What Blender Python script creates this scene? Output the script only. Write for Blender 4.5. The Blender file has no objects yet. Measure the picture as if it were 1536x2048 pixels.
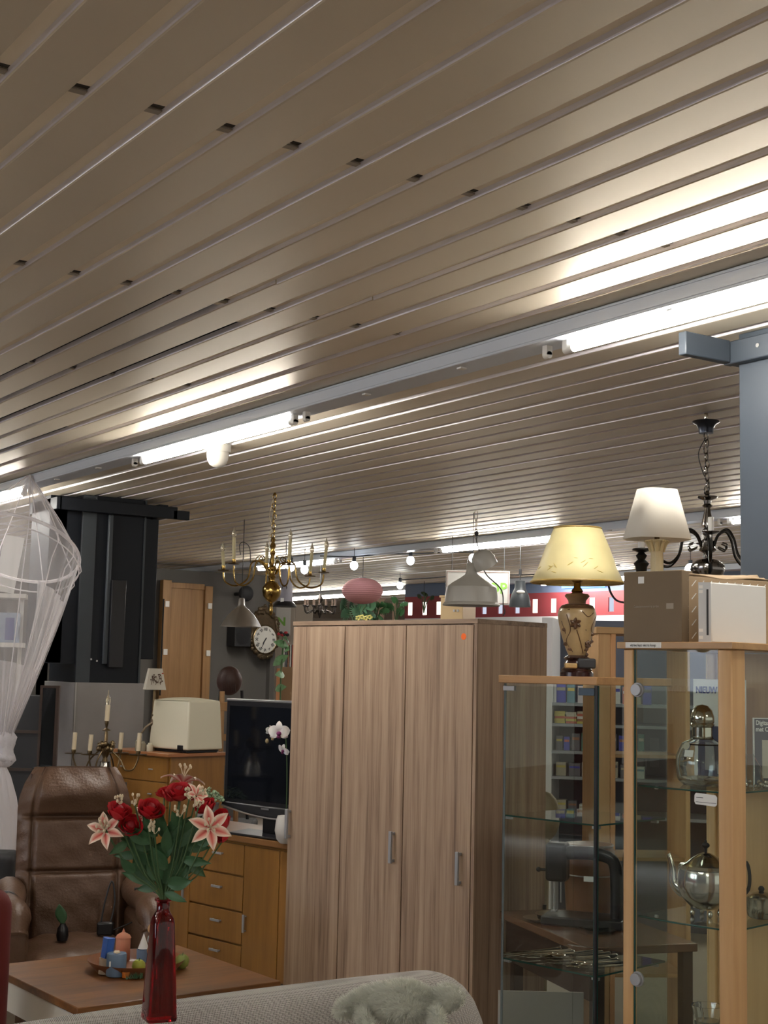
import bpy, bmesh, math, random
from mathutils import Vector, Matrix, Euler
C = bpy.context.scene.collection
SC = bpy.context.scene
PI = math.pi
rnd = random.Random(7)

# ------------------------------------------------------------------ camera
FPX = 2800.0; PITCH = math.radians(6.58); ROLL = math.radians(1.27); TH = math.radians(34.1); EYE = 1.6
FW = Vector((math.sin(TH), math.cos(TH), 0)); RT = Vector((math.cos(TH), -math.sin(TH), 0)); UP = Vector((0, 0, 1))
_u = Vector((math.sin(ROLL)*math.cos(PITCH), -math.cos(ROLL)*math.cos(PITCH), math.sin(PITCH)))
_f = (Vector((0, 0, 1)) - _u*_u.z).normalized(); _r = _f.cross(_u)
if _r.x < 0: _r = -_r
def _toworld(v): return FW*v.dot(_f) + RT*v.dot(_r) + UP*v.dot(_u)
_ax = _toworld(Vector((1, 0, 0))); _ay = _toworld(Vector((0, -1, 0))); _az = _toworld(Vector((0, 0, -1)))
cam_d = bpy.data.cameras.new('camera'); cam = bpy.data.objects.new('camera', cam_d); C.objects.link(cam)
mm = Matrix((_ax, _ay, _az)).transposed().to_4x4(); mm.translation = Vector((0, 0, EYE)); cam.matrix_world = mm
cam_d.sensor_fit = 'AUTO'; cam_d.sensor_width = 36; cam_d.lens = 36*FPX/2048; cam_d.clip_start = 0.05; cam_d.clip_end = 200
SC.camera = cam
# ------------------------------------------------------------------ world / exposure
w = bpy.data.worlds.new('world'); SC.world = w; w.use_nodes = True
w.node_tree.nodes['Background'].inputs[0].default_value = (1.0, 0.93, 0.84, 1)
w.node_tree.nodes['Background'].inputs[1].default_value = WORLD_S = 0.42
SC.view_settings.view_transform = 'Standard'; SC.view_settings.look = 'None'
SC.view_settings.gamma = 1.0; SC.view_settings.use_curve_mapping = False
SC.view_settings.exposure = 0.74
TUBE_S = 80.0

def P(px, py, d):
    "a point of the room at horizontal distance d along the view, seen at a photo pixel"
    v = _toworld(Vector(((px-768)/FPX, (py-1024)/FPX, 1.0)))
    return Vector((0, 0, EYE)) + v*(d/v.dot(FW))
def L(lat, d, z): return RT*lat + FW*d + Vector((0, 0, z))
def LD(px, d, z):
    "point at photo column px, distance d, height z"
    q = P(px, 1360, d); lat = q.dot(RT); lat += 0.0222*0
    # correct for the roll: columns lean with height
    q2 = P(px, 1360 - (z-EYE)*FPX/d, d); return L(q2.dot(RT), d, z)
def onY(px, py, Y):
    v = P(px, py, 1.0)-Vector((0, 0, EYE)); return Vector((0, 0, EYE))+v*(Y/v.y)
RZC = -TH                       # faces the camera
RZF = -TH - PI/4                # furniture set at 45 degrees

# ------------------------------------------------------------------ materials
def srgb(r, g, b):
    f = lambda c: (c/255/12.92) if c/255 <= 0.04045 else ((c/255+0.055)/1.055)**2.4
    return (f(r), f(g), f(b), 1)
def _new(name):
    m = bpy.data.materials.new(name); m.use_nodes = True
    nt = m.node_tree; return m, nt, nt.nodes['Principled BSDF']
def mat(name, col, rough=0.5, metal=0.0, var=0.0, vscale=8, bump=0.0, bscale=60, trans=0.0, ior=1.45, coat=0.0, emit=None, es=0, spec=0.5, sheen=0, sss=0, alpha=1):
    m, nt, b = _new(name)
    b.inputs['Base Color'].default_value = col; b.inputs['Roughness'].default_value = rough
    b.inputs['Metallic'].default_value = metal; b.inputs['Transmission Weight'].default_value = trans
    b.inputs['IOR'].default_value = ior; b.inputs['Coat Weight'].default_value = coat
    b.inputs['Specular IOR Level'].default_value = spec; b.inputs['Sheen Weight'].default_value = sheen
    b.inputs['Alpha'].default_value = alpha
    if sss: b.inputs['Subsurface Weight'].default_value = sss; b.inputs['Subsurface Scale'].default_value = 0.02
    if emit: b.inputs['Emission Color'].default_value = emit; b.inputs['Emission Strength'].default_value = es
    if var or bump:
        tc = nt.nodes.new('ShaderNodeTexCoord')
    if var:
        n = nt.nodes.new('ShaderNodeTexNoise'); n.inputs['Scale'].default_value = vscale; n.inputs['Detail'].default_value = 4
        nt.links.new(tc.outputs['Object'], n.inputs['Vector'])
        mx = nt.nodes.new('ShaderNodeMix'); mx.data_type = 'RGBA'
        mx.inputs[6].default_value = tuple(max(0, c*(1-var)) for c in col[:3])+(1,)
        mx.inputs[7].default_value = tuple(min(1, c*(1+var)) for c in col[:3])+(1,)
        nt.links.new(n.outputs['Fac'], mx.inputs[0]); nt.links.new(mx.outputs[2], b.inputs['Base Color'])
    if bump:
        n = nt.nodes.new('ShaderNodeTexNoise'); n.inputs['Scale'].default_value = bscale; n.inputs['Detail'].default_value = 5
        nt.links.new(tc.outputs['Object'], n.inputs['Vector'])
        bp = nt.nodes.new('ShaderNodeBump'); bp.inputs['Strength'].default_value = bump; bp.inputs['Distance'].default_value = 0.01
        nt.links.new(n.outputs['Fac'], bp.inputs['Height']); nt.links.new(bp.outputs[0], b.inputs['Normal'])
    return m
def wood(name, c1, c2, scale=(18, 18, 1.2), rough=0.45, dist=3.0, c3=None, coat=0.0, wave=14.0, bump=0.15):
    "long grain along the small-scale axis"
    m, nt, b = _new(name)
    tc = nt.nodes.new('ShaderNodeTexCoord'); mp = nt.nodes.new('ShaderNodeMapping'); mp.inputs['Scale'].default_value = scale
    nt.links.new(tc.outputs['Object'], mp.inputs['Vector'])
    n = nt.nodes.new('ShaderNodeTexNoise'); n.inputs['Scale'].default_value = 1.0; n.inputs['Detail'].default_value = 8; n.inputs['Roughness'].default_value = .62; n.inputs['Distortion'].default_value = dist*.12
    nt.links.new(mp.outputs[0], n.inputs['Vector'])
    mp2 = nt.nodes.new('ShaderNodeMapping'); mp2.inputs['Scale'].default_value = tuple(s*5 for s in scale[:3])
    nt.links.new(tc.outputs['Object'], mp2.inputs['Vector'])
    n2 = nt.nodes.new('ShaderNodeTexNoise'); n2.inputs['Scale'].default_value = 1.0; n2.inputs['Detail'].default_value = 3
    nt.links.new(mp2.outputs[0], n2.inputs['Vector'])
    ad = nt.nodes.new('ShaderNodeMath'); ad.operation = 'MULTIPLY_ADD'; ad.inputs[1].default_value = .35
    nt.links.new(n2.outputs['Fac'], ad.inputs[0]); nt.links.new(n.outputs['Fac'], ad.inputs[2])
    cr = nt.nodes.new('ShaderNodeValToRGB'); e = cr.color_ramp.elements
    e[0].position = .45; e[0].color = c2; e[1].position = .85; e[1].color = c1
    if c3: q = cr.color_ramp.elements.new(.64); q.color = c3
    nt.links.new(ad.outputs[0], cr.inputs[0]); nt.links.new(cr.outputs[0], b.inputs['Base Color'])
    b.inputs['Roughness'].default_value = rough; b.inputs['Coat Weight'].default_value = coat
    if bump:
        bp = nt.nodes.new('ShaderNodeBump'); bp.inputs['Strength'].default_value = bump; bp.inputs['Distance'].default_value = .003
        nt.links.new(ad.outputs[0], bp.inputs['Height']); nt.links.new(bp.outputs[0], b.inputs['Normal'])
    return m
def pane_mat(name, tint=(.93, .97, .95, 1), refl=1.0, rough=0.0):
    m, nt, b = _new(name); nt.nodes.remove(b)
    o = nt.nodes['Material Output']; t = nt.nodes.new('ShaderNodeBsdfTransparent'); g = nt.nodes.new('ShaderNodeBsdfGlossy')
    t.inputs[0].default_value = tint; g.inputs['Roughness'].default_value = rough; g.inputs[0].default_value = (refl, refl, refl, 1)
    fr = nt.nodes.new('ShaderNodeFresnel'); fr.inputs[0].default_value = 1.5
    mx = nt.nodes.new('ShaderNodeMixShader'); ge = nt.nodes.new('ShaderNodeNewGeometry'); ma = nt.nodes.new('ShaderNodeMath'); ma.operation = 'MULTIPLY'
    iv = nt.nodes.new('ShaderNodeMath'); iv.operation = 'SUBTRACT'; iv.inputs[0].default_value = 1; nt.links.new(ge.outputs['Backfacing'], iv.inputs[1])
    nt.links.new(fr.outputs[0], ma.inputs[0]); nt.links.new(iv.outputs[0], ma.inputs[1])
    nt.links.new(ma.outputs[0], mx.inputs[0]); nt.links.new(t.outputs[0], mx.inputs[1]); nt.links.new(g.outputs[0], mx.inputs[2])
    nt.links.new(mx.outputs[0], o.inputs[0]); return m
def sheer_mat(name, op, col=(.85, .82, .84, 1)):
    m, nt, b = _new(name); nt.nodes.remove(b)
    o = nt.nodes['Material Output']; t = nt.nodes.new('ShaderNodeBsdfTransparent')
    d = nt.nodes.new('ShaderNodeBsdfDiffuse'); d.inputs[0].default_value = col
    tl = nt.nodes.new('ShaderNodeBsdfTranslucent'); tl.inputs[0].default_value = col
    a = nt.nodes.new('ShaderNodeMixShader'); a.inputs[0].default_value = .45
    nt.links.new(d.outputs[0], a.inputs[1]); nt.links.new(tl.outputs[0], a.inputs[2])
    lw = nt.nodes.new('ShaderNodeLayerWeight'); lw.inputs[0].default_value = .35
    mr = nt.nodes.new('ShaderNodeMapRange'); mr.inputs[3].default_value = op; mr.inputs[4].default_value = min(1, op*3.2)
    nt.links.new(lw.outputs['Facing'], mr.inputs[0])
    mx = nt.nodes.new('ShaderNodeMixShader'); nt.links.new(mr.outputs[0], mx.inputs[0])
    nt.links.new(t.outputs[0], mx.inputs[1]); nt.links.new(a.outputs[0], mx.inputs[2]); nt.links.new(mx.outputs[0], o.inputs[0]); return m
def emis(name, col, s):
    m, nt, b = _new(name); nt.nodes.remove(b); e = nt.nodes.new('ShaderNodeEmission')
    e.inputs[0].default_value = col; e.inputs[1].default_value = s; nt.links.new(e.outputs[0], nt.nodes['Material Output'].inputs[0]); return m

# ------------------------------------------------------------------ mesh helpers
class MB:
    def __init__(s): s.b = bmesh.new()
    def box(s, c, size, rot=None, taper=None):
        g = bmesh.ops.create_cube(s.b, size=1.0)['verts']
        M = Matrix.Translation(Vector(c)) @ (rot.to_matrix().to_4x4() if rot else Matrix()) 
        for v in g:
            k = taper if (taper and v.co.z > 0) else 1
            v.co = M @ Vector((v.co.x*size[0]*k, v.co.y*size[1]*k, v.co.z*size[2]))
        return s
    def b2(s, lo, hi): return s.box([(a+b)/2 for a, b in zip(lo, hi)], [abs(b-a) for a, b in zip(lo, hi)])
    def cyl(s, p0, p1, r0, r1=None, seg=14, caps=True):
        p0 = Vector(p0); p1 = Vector(p1); r1 = r0 if r1 is None else r1
        return s.tube([p0, p1], [r0, r1], seg, caps)
    def tube(s, pts, r, seg=8, caps=True, closed=False):
        pts = [Vector(p) for p in pts]; n = len(pts)
        if not isinstance(r, (list, tuple)): r = [r]*n
        rings = []; prev = None
        for i, p in enumerate(pts):
            if closed: t = pts[(i+1) % n]-pts[i-1]
            else: t = pts[min(i+1, n-1)]-pts[max(i-1, 0)]
            if t.length < 1e-9: t = Vector((0, 0, 1))
            t.normalize()
            if prev is None:
                a = Vector((0, 0, 1)) if abs(t.z) < .9 else Vector((1, 0, 0)); x = t.cross(a).normalized()
            else:
                x = prev-t*prev.dot(t)
                x = x.normalized() if x.length > 1e-6 else t.orthogonal().normalized()
            prev = x; y = t.cross(x)
            rings.append([s.b.verts.new(p+(x*math.cos(2*PI*k/seg)+y*math.sin(2*PI*k/seg))*max(r[i], 1e-5)) for k in range(seg)])
        m = n if closed else n-1
        for i in range(m):
            A = rings[i]; B = rings[(i+1) % n]
            for k in range(seg): s.b.faces.new((A[k], A[(k+1) % seg], B[(k+1) % seg], B[k]))
        if caps and not closed:
            if r[0] > 1e-4: s.b.faces.new(rings[0][::-1])
            if r[-1] > 1e-4: s.b.faces.new(rings[-1])
        return s
    def lathe(s, prof, seg=24, c=(0, 0, 0), M=None, sx=1, sy=1, fl=None, caps=True):
        c = Vector(c); rings = []
        for r, z in prof:
            ring = []
            for k in range(seg):
                a = 2*PI*k/seg; rr = max(r, 1e-5)*(fl(a, z) if fl else 1)
                v = Vector((rr*math.cos(a)*sx, rr*math.sin(a)*sy, z))
                if M: v = M @ v
                ring.append(s.b.verts.new(v+c))
            rings.append(ring)
        for A, B in zip(rings, rings[1:]):
            for k in range(seg): s.b.faces.new((A[k], A[(k+1) % seg], B[(k+1) % seg], B[k]))
        if caps:
            if prof[0][0] > 1e-3: s.b.faces.new(rings[0][::-1])
            if prof[-1][0] > 1e-3: s.b.faces.new(rings[-1])
        return s
    def sphere(s, c, r, sc=(1, 1, 1), seg=16, rot=None):
        g = bmesh.ops.create_uvsphere(s.b, u_segments=seg, v_segments=max(6, seg//2), radius=1)['verts']
        R = rot.to_matrix() if rot else Matrix.Identity(3)
        for v in g: v.co = R @ Vector((v.co.x*r*sc[0], v.co.y*r*sc[1], v.co.z*r*sc[2])) + Vector(c)
        return s
    def prism(s, pts, z0, z1, M=None):
        lo = [Vector((x, y, z0)) for x, y in pts]; hi = [Vector((x, y, z1)) for x, y in pts]
        if M: lo = [M @ v for v in lo]; hi = [M @ v for v in hi]
        a = [s.b.verts.new(v) for v in lo]; b = [s.b.verts.new(v) for v in hi]; n = len(pts)
        s.b.faces.new(a[::-1]); s.b.faces.new(b)
        for i in range(n): s.b.faces.new((a[i], a[(i+1) % n], b[(i+1) % n], b[i]))
        return s
    def surf(s, f, nu, nv, thick=0.0):
        V = [[s.b.verts.new(Vector(f(i/nu, j/nv))) for j in range(nv+1)] for i in range(nu+1)]
        for i in range(nu):
            for j in range(nv):
                s.b.faces.new((V[i][j], V[i+1][j], V[i+1][j+1], V[i][j+1]))
        return s
    def torus(s, c, R, r, M=None, seg=16, ms=6, sy=1.0):
        pts = []
        for k in range(seg):
            a = 2*PI*k/seg; v = Vector((R*math.cos(a), R*sy*math.sin(a), 0))
            if M: v = M @ v
            pts.append(v+Vector(c))
        return s.tube(pts, r, ms, closed=True)
    def build(s, name, m, parent=None, bevel=0, smooth=True, ang=38, solid=0, sub=0, seg=2):
        bmesh.ops.recalc_face_normals(s.b, faces=s.b.faces)
        me = bpy.data.meshes.new(name); s.b.to_mesh(me); s.b.free()
        if smooth:
            me.shade_smooth(); me.set_sharp_from_angle(angle=math.radians(ang))
        me.materials.append(m)
        o = bpy.data.objects.new(name, me); C.objects.link(o)
        if parent: o.parent = parent
        if solid: q = o.modifiers.new('solid', 'SOLIDIFY'); q.thickness = solid; q.offset = 0
        if bevel: q = o.modifiers.new('bevel', 'BEVEL'); q.width = bevel; q.segments = seg; q.limit_method = 'ANGLE'; q.angle_limit = math.radians(40)
        if sub: q = o.modifiers.new('sub', 'SUBSURF'); q.levels = sub; q.render_levels = sub
        return o
def tag(o, label, cat, group=None):
    o['label'] = label; o['category'] = cat
    if group: o['group'] = group
    return o
def thing(name, loc, rz, label, cat, group=None):
    o = bpy.data.objects.new(name, None); C.objects.link(o); o.empty_display_size = .05
    o.location = loc; o.rotation_euler = (0, 0, rz) if not isinstance(rz, tuple) else rz
    return tag(o, label, cat, group)
def struct(o): o['kind'] = 'structure'; return o
def lab(o, s): o['label'] = s; return o
def copy_tree(o, parent=None):
    c = o.copy(); C.objects.link(c)
    if parent: c.parent = parent
    for ch in list(kids.get(o.name, [])): copy_tree(ch, c)
    return c
kids = {}
def index_kids():
    kids.clear()
    for o in C.objects:
        if o.parent: kids.setdefault(o.parent.name, []).append(o)
def text(name, s, size, m, parent, loc, rot, depth=0.0005, align='CENTER', sx=1.0, bold=0):
    cu = bpy.data.curves.new('t', 'FONT'); cu.body = s; cu.size = size; cu.extrude = depth; cu.align_x = align; cu.align_y = 'CENTER'; cu.offset = bold; cu.resolution_u = 3
    t = bpy.data.objects.new('t', cu); C.objects.link(t)
    me = bpy.data.meshes.new_from_object(t.evaluated_get(bpy.context.evaluated_depsgraph_get())); me.name = name
    bpy.data.objects.remove(t); me.materials.clear(); me.materials.append(m)
    o = bpy.data.objects.new(name, me); C.objects.link(o); o.parent = parent; o.location = loc; o.rotation_euler = rot; o.scale = (sx, 1, 1)
    return o
def arc(c, r, a0, a1, n, M=None):
    out = []
    for i in range(n+1):
        a = a0+(a1-a0)*i/n; v = Vector((r*math.cos(a), 0, r*math.sin(a)))
        out.append(Vector(c)+(M @ v if M else v))
    return out
def smoothpath(pts, n=6):
    "Catmull-Rom through pts"
    pts = [Vector(p) for p in pts]; q = [pts[0]]+pts+[pts[-1]]; out = []
    for i in range(1, len(q)-2):
        for k in range(n):
            t = k/n; a, b, c, d = q[i-1], q[i], q[i+1], q[i+2]
            out.append(.5*((2*b)+(c-a)*t+(2*a-5*b+4*c-d)*t*t+(3*b-a-3*c+d)*t**3))
    out.append(pts[-1]); return out
def chain(mb, p0, p1, lw, lh, r, wob=0):
    p0 = Vector(p0); p1 = Vector(p1); n = max(2, int((p1-p0).length/(lh*.78)))
    for i in range(n):
        c = p0.lerp(p1, (i+.5)/n)+Vector((math.sin(i*2.1)*wob, math.cos(i*1.7)*wob, 0))
        M = Matrix.Rotation((i % 2)*PI/2+.4, 3, 'Z') @ Matrix.Rotation(PI/2, 3, 'X')
        mb.torus(c, lw/2, r, M, 10, 5, sy=lh/lw)
    return mb
# ------------------------------------------------------------------ shared materials
M_panel = mat('ceiling_panel_paint', (.62, .55, .44, 1), rough=.52, metal=.72, var=.03, vscale=.7, bump=.02, bscale=2.0, spec=.6)
M_strip = mat('joint_strip_lightened', (.80, .71, .57, 1), rough=.5)  # strip colour made lighter to cancel the shade inside the recess
M_dark = mat('plenum_black', (.006, .006, .007, 1), rough=.9)
M_clip = mat('clip_steel', (.30, .26, .21, 1), rough=.5)
M_trunk = mat('trunking_paint', (.56, .60, .67, 1), rough=.35)
M_white = mat('white_plastic', (.72, .70, .66, 1), rough=.35)
M_cream = mat('cream_plastic', (.66, .62, .48, 1), rough=.3)
M_black = mat('black_plastic', (.010, .010, .012, 1), rough=.3)
M_blackm = mat('black_matte', (.02, .02, .022, 1), rough=.7)
M_floor = mat('floor_vinyl', (.34, .29, .24, 1), rough=.45, var=.15, vscale=3)
M_wallg = mat('grey_wall', (.115, .108, .10, 1), rough=.85, var=.15, vscale=1.5, bump=.05, bscale=20)
M_wallb = mat('beige_wall', (.46, .40, .33, 1), rough=.8, var=.08, vscale=2)
M_wallw = mat('white_wall', (.62, .62, .63, 1), rough=.7)
M_red = mat('red_wall_paint', (.24, .038, .045, 1), rough=.5, var=.1, vscale=2)
M_slate = mat('slate_column_paint', (.036, .046, .060, 1), rough=.42, var=.08, vscale=2, bump=.03, bscale=15)
M_char = mat('charcoal_steel', (.006, .008, .012, 1), rough=.5, spec=.3, var=.2, vscale=3)
M_charl = mat('charcoal_edge', (.045, .052, .058, 1), rough=.45, spec=.3, var=.15, vscale=3)
M_zinc = mat('zinc_sheet', (.27, .255, .25, 1), rough=.4, metal=.3, var=.25, vscale=4)
M_brass = mat('polished_brass', (.36, .235, .07, 1), rough=.2, metal=1)
M_dbrass = mat('aged_brass', (.17, .12, .065, 1), rough=.32, metal=1)
M_nickel = mat('dark_nickel', (.20, .19, .18, 1), rough=.16, metal=1)
M_silver = mat('silver_plate', (.55, .52, .46, 1), rough=.13, metal=1)
M_alu = mat('brushed_aluminium', (.52, .52, .53, 1), rough=.33, metal=1)
M_handle = mat('handle_satin', (.34, .345, .36, 1), rough=.4, metal=.35)
M_oak = wood('sonoma_oak', srgb(172, 148, 124), srgb(104, 82, 66), scale=(26, 26, .8), rough=.5, c3=srgb(148, 123, 101))
M_oake = wood('sonoma_oak_edge', srgb(150, 126, 104), srgb(100, 80, 64), scale=(2, 20, 20), rough=.5)
M_beech = wood('beech_veneer', srgb(200, 162, 114), srgb(178, 138, 92), scale=(16, 16, .8), rough=.42)
M_beechs = wood('beech_board', srgb(182, 146, 100), srgb(156, 118, 76), scale=(1.0, 20, 20), rough=.42)
M_birch = wood('honey_birch', srgb(146, 102, 46), srgb(120, 82, 34), scale=(9, 9, .8), rough=.35, bump=.04)  # wood colour darkened, shade of the lower left side included
M_pine = wood('old_pine_board', srgb(160, 122, 78), srgb(128, 94, 58), scale=(8, 8, .6), rough=.6)
M_table = wood('stained_tabletop', srgb(128, 82, 38), srgb(76, 46, 20), scale=(1.3, 9, 9), rough=.38, bump=.1)  # shade over the table is put into this darker colour
M_tpaint = mat('cream_paint', (.58, .54, .44, 1), rough=.5, var=.05)
M_leather = mat('tan_leather', (.095, .050, .028, 1), rough=.42, var=.2, vscale=5, bump=.25, bscale=90)  # leather darkened so its colour carries the shade around the armchair
M_glass = pane_mat('cabinet_glass')
M_glass2 = pane_mat('smoked_glass', tint=(.90, .925, .905, 1))
M_gedge = mat('glass_edge', (.02, .07, .06, 1), rough=.1)
M_solidglass = mat('clear_glass', (.95, .96, .95, 1), rough=.02, trans=1, ior=1.45)
M_card = mat('kraft_cardboard', (.33, .235, .145, 1), rough=.75, var=.07, vscale=3)
M_cardd = mat('brown_box', (.165, .118, .07, 1), rough=.7, var=.05)
M_paper = mat('white_paper', (.72, .72, .70, 1), rough=.7)
M_ink = mat('black_ink', (.02, .02, .025, 1), rough=.6)
M_blueink = mat('blue_ink', (.03, .05, .2, 1), rough=.6)
M_green = mat('green_print', (.19, .42, .06, 1), rough=.6)
M_leaf = mat('silk_leaf', (.030, .085, .032, 1), rough=.5, var=.35, vscale=30)
M_leaf2 = mat('plant_leaf', (.05, .15, .055, 1), rough=.4, var=.4, vscale=12)
M_leafl = mat('pale_leaf', (.26, .36, .22, 1), rough=.5, var=.25, vscale=60)
M_stem = mat('green_stem', (.045, .09, .03, 1), rough=.6)
M_tube = emis('fluorescent_glow', (1.0, .95, .86, 1), TUBE_S)
M_bulb = emis('bulb_glow', (.85, .93, 1.0, 1), 12)
M_bulbg = mat('clear_bulb', (.98, .90, .72, 1), rough=.03, trans=.85)
M_ivory = mat('ivory_sleeve', (.55, .46, .32, 1), rough=.6)

# ------------------------------------------------------------------ room shell
CZ = 2.72; PITCHX = .1617; GAP = .039; X0 = .828
ceil = MB().b2((-6, -6, 2.86), (26, 34, 2.90)).build('ceiling', M_dark, smooth=False); struct(ceil)
M_lip = mat('panel_edge_daylit', (.80, .78, .84, 1), rough=.35)  # pale lilac daylight on the panel edges, put into their colour
prof = [(0, .021), (0, .006), (.0015, .0018), (.005, 0), (PITCHX-GAP-.003, 0), (PITCHX-GAP, .004), (PITCHX-GAP, .021)]
def panel_mesh(name, y0, y1, full=True):
    b = bmesh.new(); A = [b.verts.new((x, y0, z)) for x, z in prof]; B = [b.verts.new((x, y1, z)) for x, z in prof]
    for i in range(len(prof)-1): b.faces.new((A[i], A[i+1], B[i+1], B[i]))
    b.faces.new((A[0], B[0], B[-1], A[-1]))
    b.faces.new(A[::-1]); b.faces.new(B)
    bmesh.ops.recalc_face_normals(b, faces=b.faces)
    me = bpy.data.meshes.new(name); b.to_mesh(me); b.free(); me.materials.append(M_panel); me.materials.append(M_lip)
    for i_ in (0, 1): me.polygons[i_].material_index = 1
    return me
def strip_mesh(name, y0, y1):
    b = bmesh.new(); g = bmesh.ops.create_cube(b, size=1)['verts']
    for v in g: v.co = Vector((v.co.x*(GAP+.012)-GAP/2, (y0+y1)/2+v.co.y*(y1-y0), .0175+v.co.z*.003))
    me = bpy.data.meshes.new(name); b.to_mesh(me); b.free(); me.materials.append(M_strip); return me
def put(name, me, x, z=CZ, parent=None, rx=0):
    o = bpy.data.objects.new(name, me); C.objects.link(o); o.location = (x, 0, z); o.parent = parent or ceil
    o.rotation_euler = (0, rx, 0); return o
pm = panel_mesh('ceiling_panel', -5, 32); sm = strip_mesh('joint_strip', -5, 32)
joint = {}                      # butt joints seen in the photo
def jn(px, py):
    d = 0; v = _toworld(Vector(((px-768)/FPX, (py-1024)/FPX, 1.0))); t = (CZ-EYE)/v.z; q = Vector((0, 0, EYE))+v*t
    return math.floor((q.x-X0)/PITCHX), q.y
for a, b in (((742, 600), (803, 617)), ((570, 572), (630, 586))):
    k, y = jn((a[0]+b[0])/2, (a[1]+b[1])/2); joint[k] = y
k0 = math.floor((-3.5-X0)/PITCHX); k1 = math.ceil((23-X0)/PITCHX)
open_gap = {6: (3.8, 32), 7: (3.85, 32), 8: (4.0, 7.4), 9: (5.03, 9.2), 10: (6.3, 12), 16: (8.5, 10.2)}
for k in range(k0, k1):
    x = X0+k*PITCHX; dz = .0012*math.sin(k*2.3)
    if 2.83 < x+.06 < 2.99 and False: continue
    if k in joint:
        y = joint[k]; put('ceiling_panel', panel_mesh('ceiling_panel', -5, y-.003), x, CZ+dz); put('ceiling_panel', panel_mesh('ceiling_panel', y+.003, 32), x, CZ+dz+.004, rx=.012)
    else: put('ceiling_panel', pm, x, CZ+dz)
    if k in open_gap:
        a, b = open_gap[k]
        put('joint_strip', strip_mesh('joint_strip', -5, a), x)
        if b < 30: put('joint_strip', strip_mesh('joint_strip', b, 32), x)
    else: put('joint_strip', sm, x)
cb = bmesh.new()
g = bmesh.ops.create_cube(cb, size=1)['verts']
for v in g: v.co = Vector((v.co.x*(GAP-.001)-GAP/2, v.co.y*.020, .011+v.co.z*.003))
clipm = bpy.data.meshes.new('carrier_clip'); cb.to_mesh(clipm); cb.free(); clipm.materials.append(M_clip)
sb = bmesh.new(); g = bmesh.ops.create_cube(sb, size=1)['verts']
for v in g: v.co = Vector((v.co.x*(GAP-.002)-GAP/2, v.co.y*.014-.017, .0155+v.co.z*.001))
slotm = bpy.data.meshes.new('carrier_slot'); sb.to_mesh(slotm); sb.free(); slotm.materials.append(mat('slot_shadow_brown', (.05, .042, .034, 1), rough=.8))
for yy in (2.55, 3.79, 5.03):
    for k in range(-3, 12):
        o = put('carrier_clip', clipm, X0+k*PITCHX); o.location.y = yy
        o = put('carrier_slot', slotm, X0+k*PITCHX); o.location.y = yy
struct(MB().b2((-6, -6, -.1), (26, 34, 0)).build('floor', M_floor, smooth=False))

# lighting tracks -------------------------------------------------------------
def tubes(rail, X, ys, lit, z=2.635, xoff=.0):
    for i, y in enumerate(ys):
        t = None
        on = lit[i]
        if on:
            t = thing('fluorescent_tube', (X, y, z), 0, on, 'lamp', 'fluorescent tubes')
            MB().cyl((0, .012, 0), (0, 1.468, 0), .0145, seg=14).build('glass_tube', M_tube, t)
            for e in (0, 1): MB().cyl((0, -.002+e*1.462, 0), (0, .018+e*1.462, 0), .0152, seg=14).build('end_cap', M_white, t)
    return
def track(name, label, X, y0, y1, starts):
    t = thing(name, (X, 0, CZ), 0, label, 'light track')
    body = MB().b2((-.06, y0, -.058), (.06, y1, -.001))
    body.build('trunking', M_trunk, t, bevel=.004)
    lip = MB().b2((-.064, y0, -.012), (-.0605, y1, -.008)); lip.b2((-.0635, y0, -.05), (-.0605, y1, -.046)); lip.build('edge_bead', M_trunk, t)
    for s in starts:
        for e in (-.012, 1.492):
            h = MB(); h.b2((-.012, s+e-.011, -.088), (.012, s+e+.011, -.058)); h.cyl((0, s+e-.011, -.088), (0, s+e+.011, -.088), .012, seg=14)
            h.build('lamp_holder', M_white if True else M_cream, t)
        for e in (.42, 1.02): MB().b2((-.03, s+e-.012, -.0635), (-.004, s+e+.012, -.058)).build('clip_cover', M_white, t)
    return t
S1 = [4.99-1.6*5+1.6*k for k in range(0, 12)]
track('light_track', 'long white lighting trunking crossing the ceiling nearest the camera', 2.91, -5, 16, S1)
labs = {3: 'lit fluorescent tube at the right edge, on the nearest track', 5: 'lit fluorescent tube above the dome camera, on the nearest track', 7: 'lit fluorescent tube at the left edge above the white netting', 1: 'lit fluorescent tube behind the camera', 9: 'lit fluorescent tube beyond the netting'}
tubes(None, 2.91, S1, {i: labs.get(i) for i in range(12)})
Y2 = [9.44-1.49 + d for d in (-3.17, 0, 3.17, 6.34)]
S2 = [7.97-1.585*2, 7.97-1.585, 7.97, 7.97+1.585, 7.97+3.17, 7.97+4.755]
track('light_track', 'white lighting trunking behind the hanging lamps, second from the camera', 7.0, -2, 24, S2)
tubes(None, 7.0, S2, {0: 'lit fluorescent tube behind the slate blue column', 2: 'lit fluorescent tube behind the yellow shaded lamp', 4: 'lit fluorescent tube behind the brass chandelier', 1: None, 3: None, 5: None})
S3 = [13.0-.3, 14.4, 16.05, 17.7]
track('light_track', 'farthest white lighting trunking above the far shop area', 10.3, 2, 28, S3)
tubes(None, 10.3, [14.95-4.4, 14.6, 16.05], {0: 'lit fluorescent tube far off behind the upside down shade', 1: 'short lit tube just right of the pink paper lantern', 2: 'lit fluorescent tube left of the pink paper lantern'})
track('light_track', 'white lighting trunking behind the camera', -1.3, -5, 16, [-2.9, .3, 3.5, 6.7])
tubes(None, -1.3, [-2.9, .3, 3.5, 6.7], {0: 'lit tube behind the photographer on the left', 1: 'lit tube overhead to the left of the camera', 2: 'lit tube over the aisle to the left out of frame', 3: 'lit tube over the far left aisle out of frame'})
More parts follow.
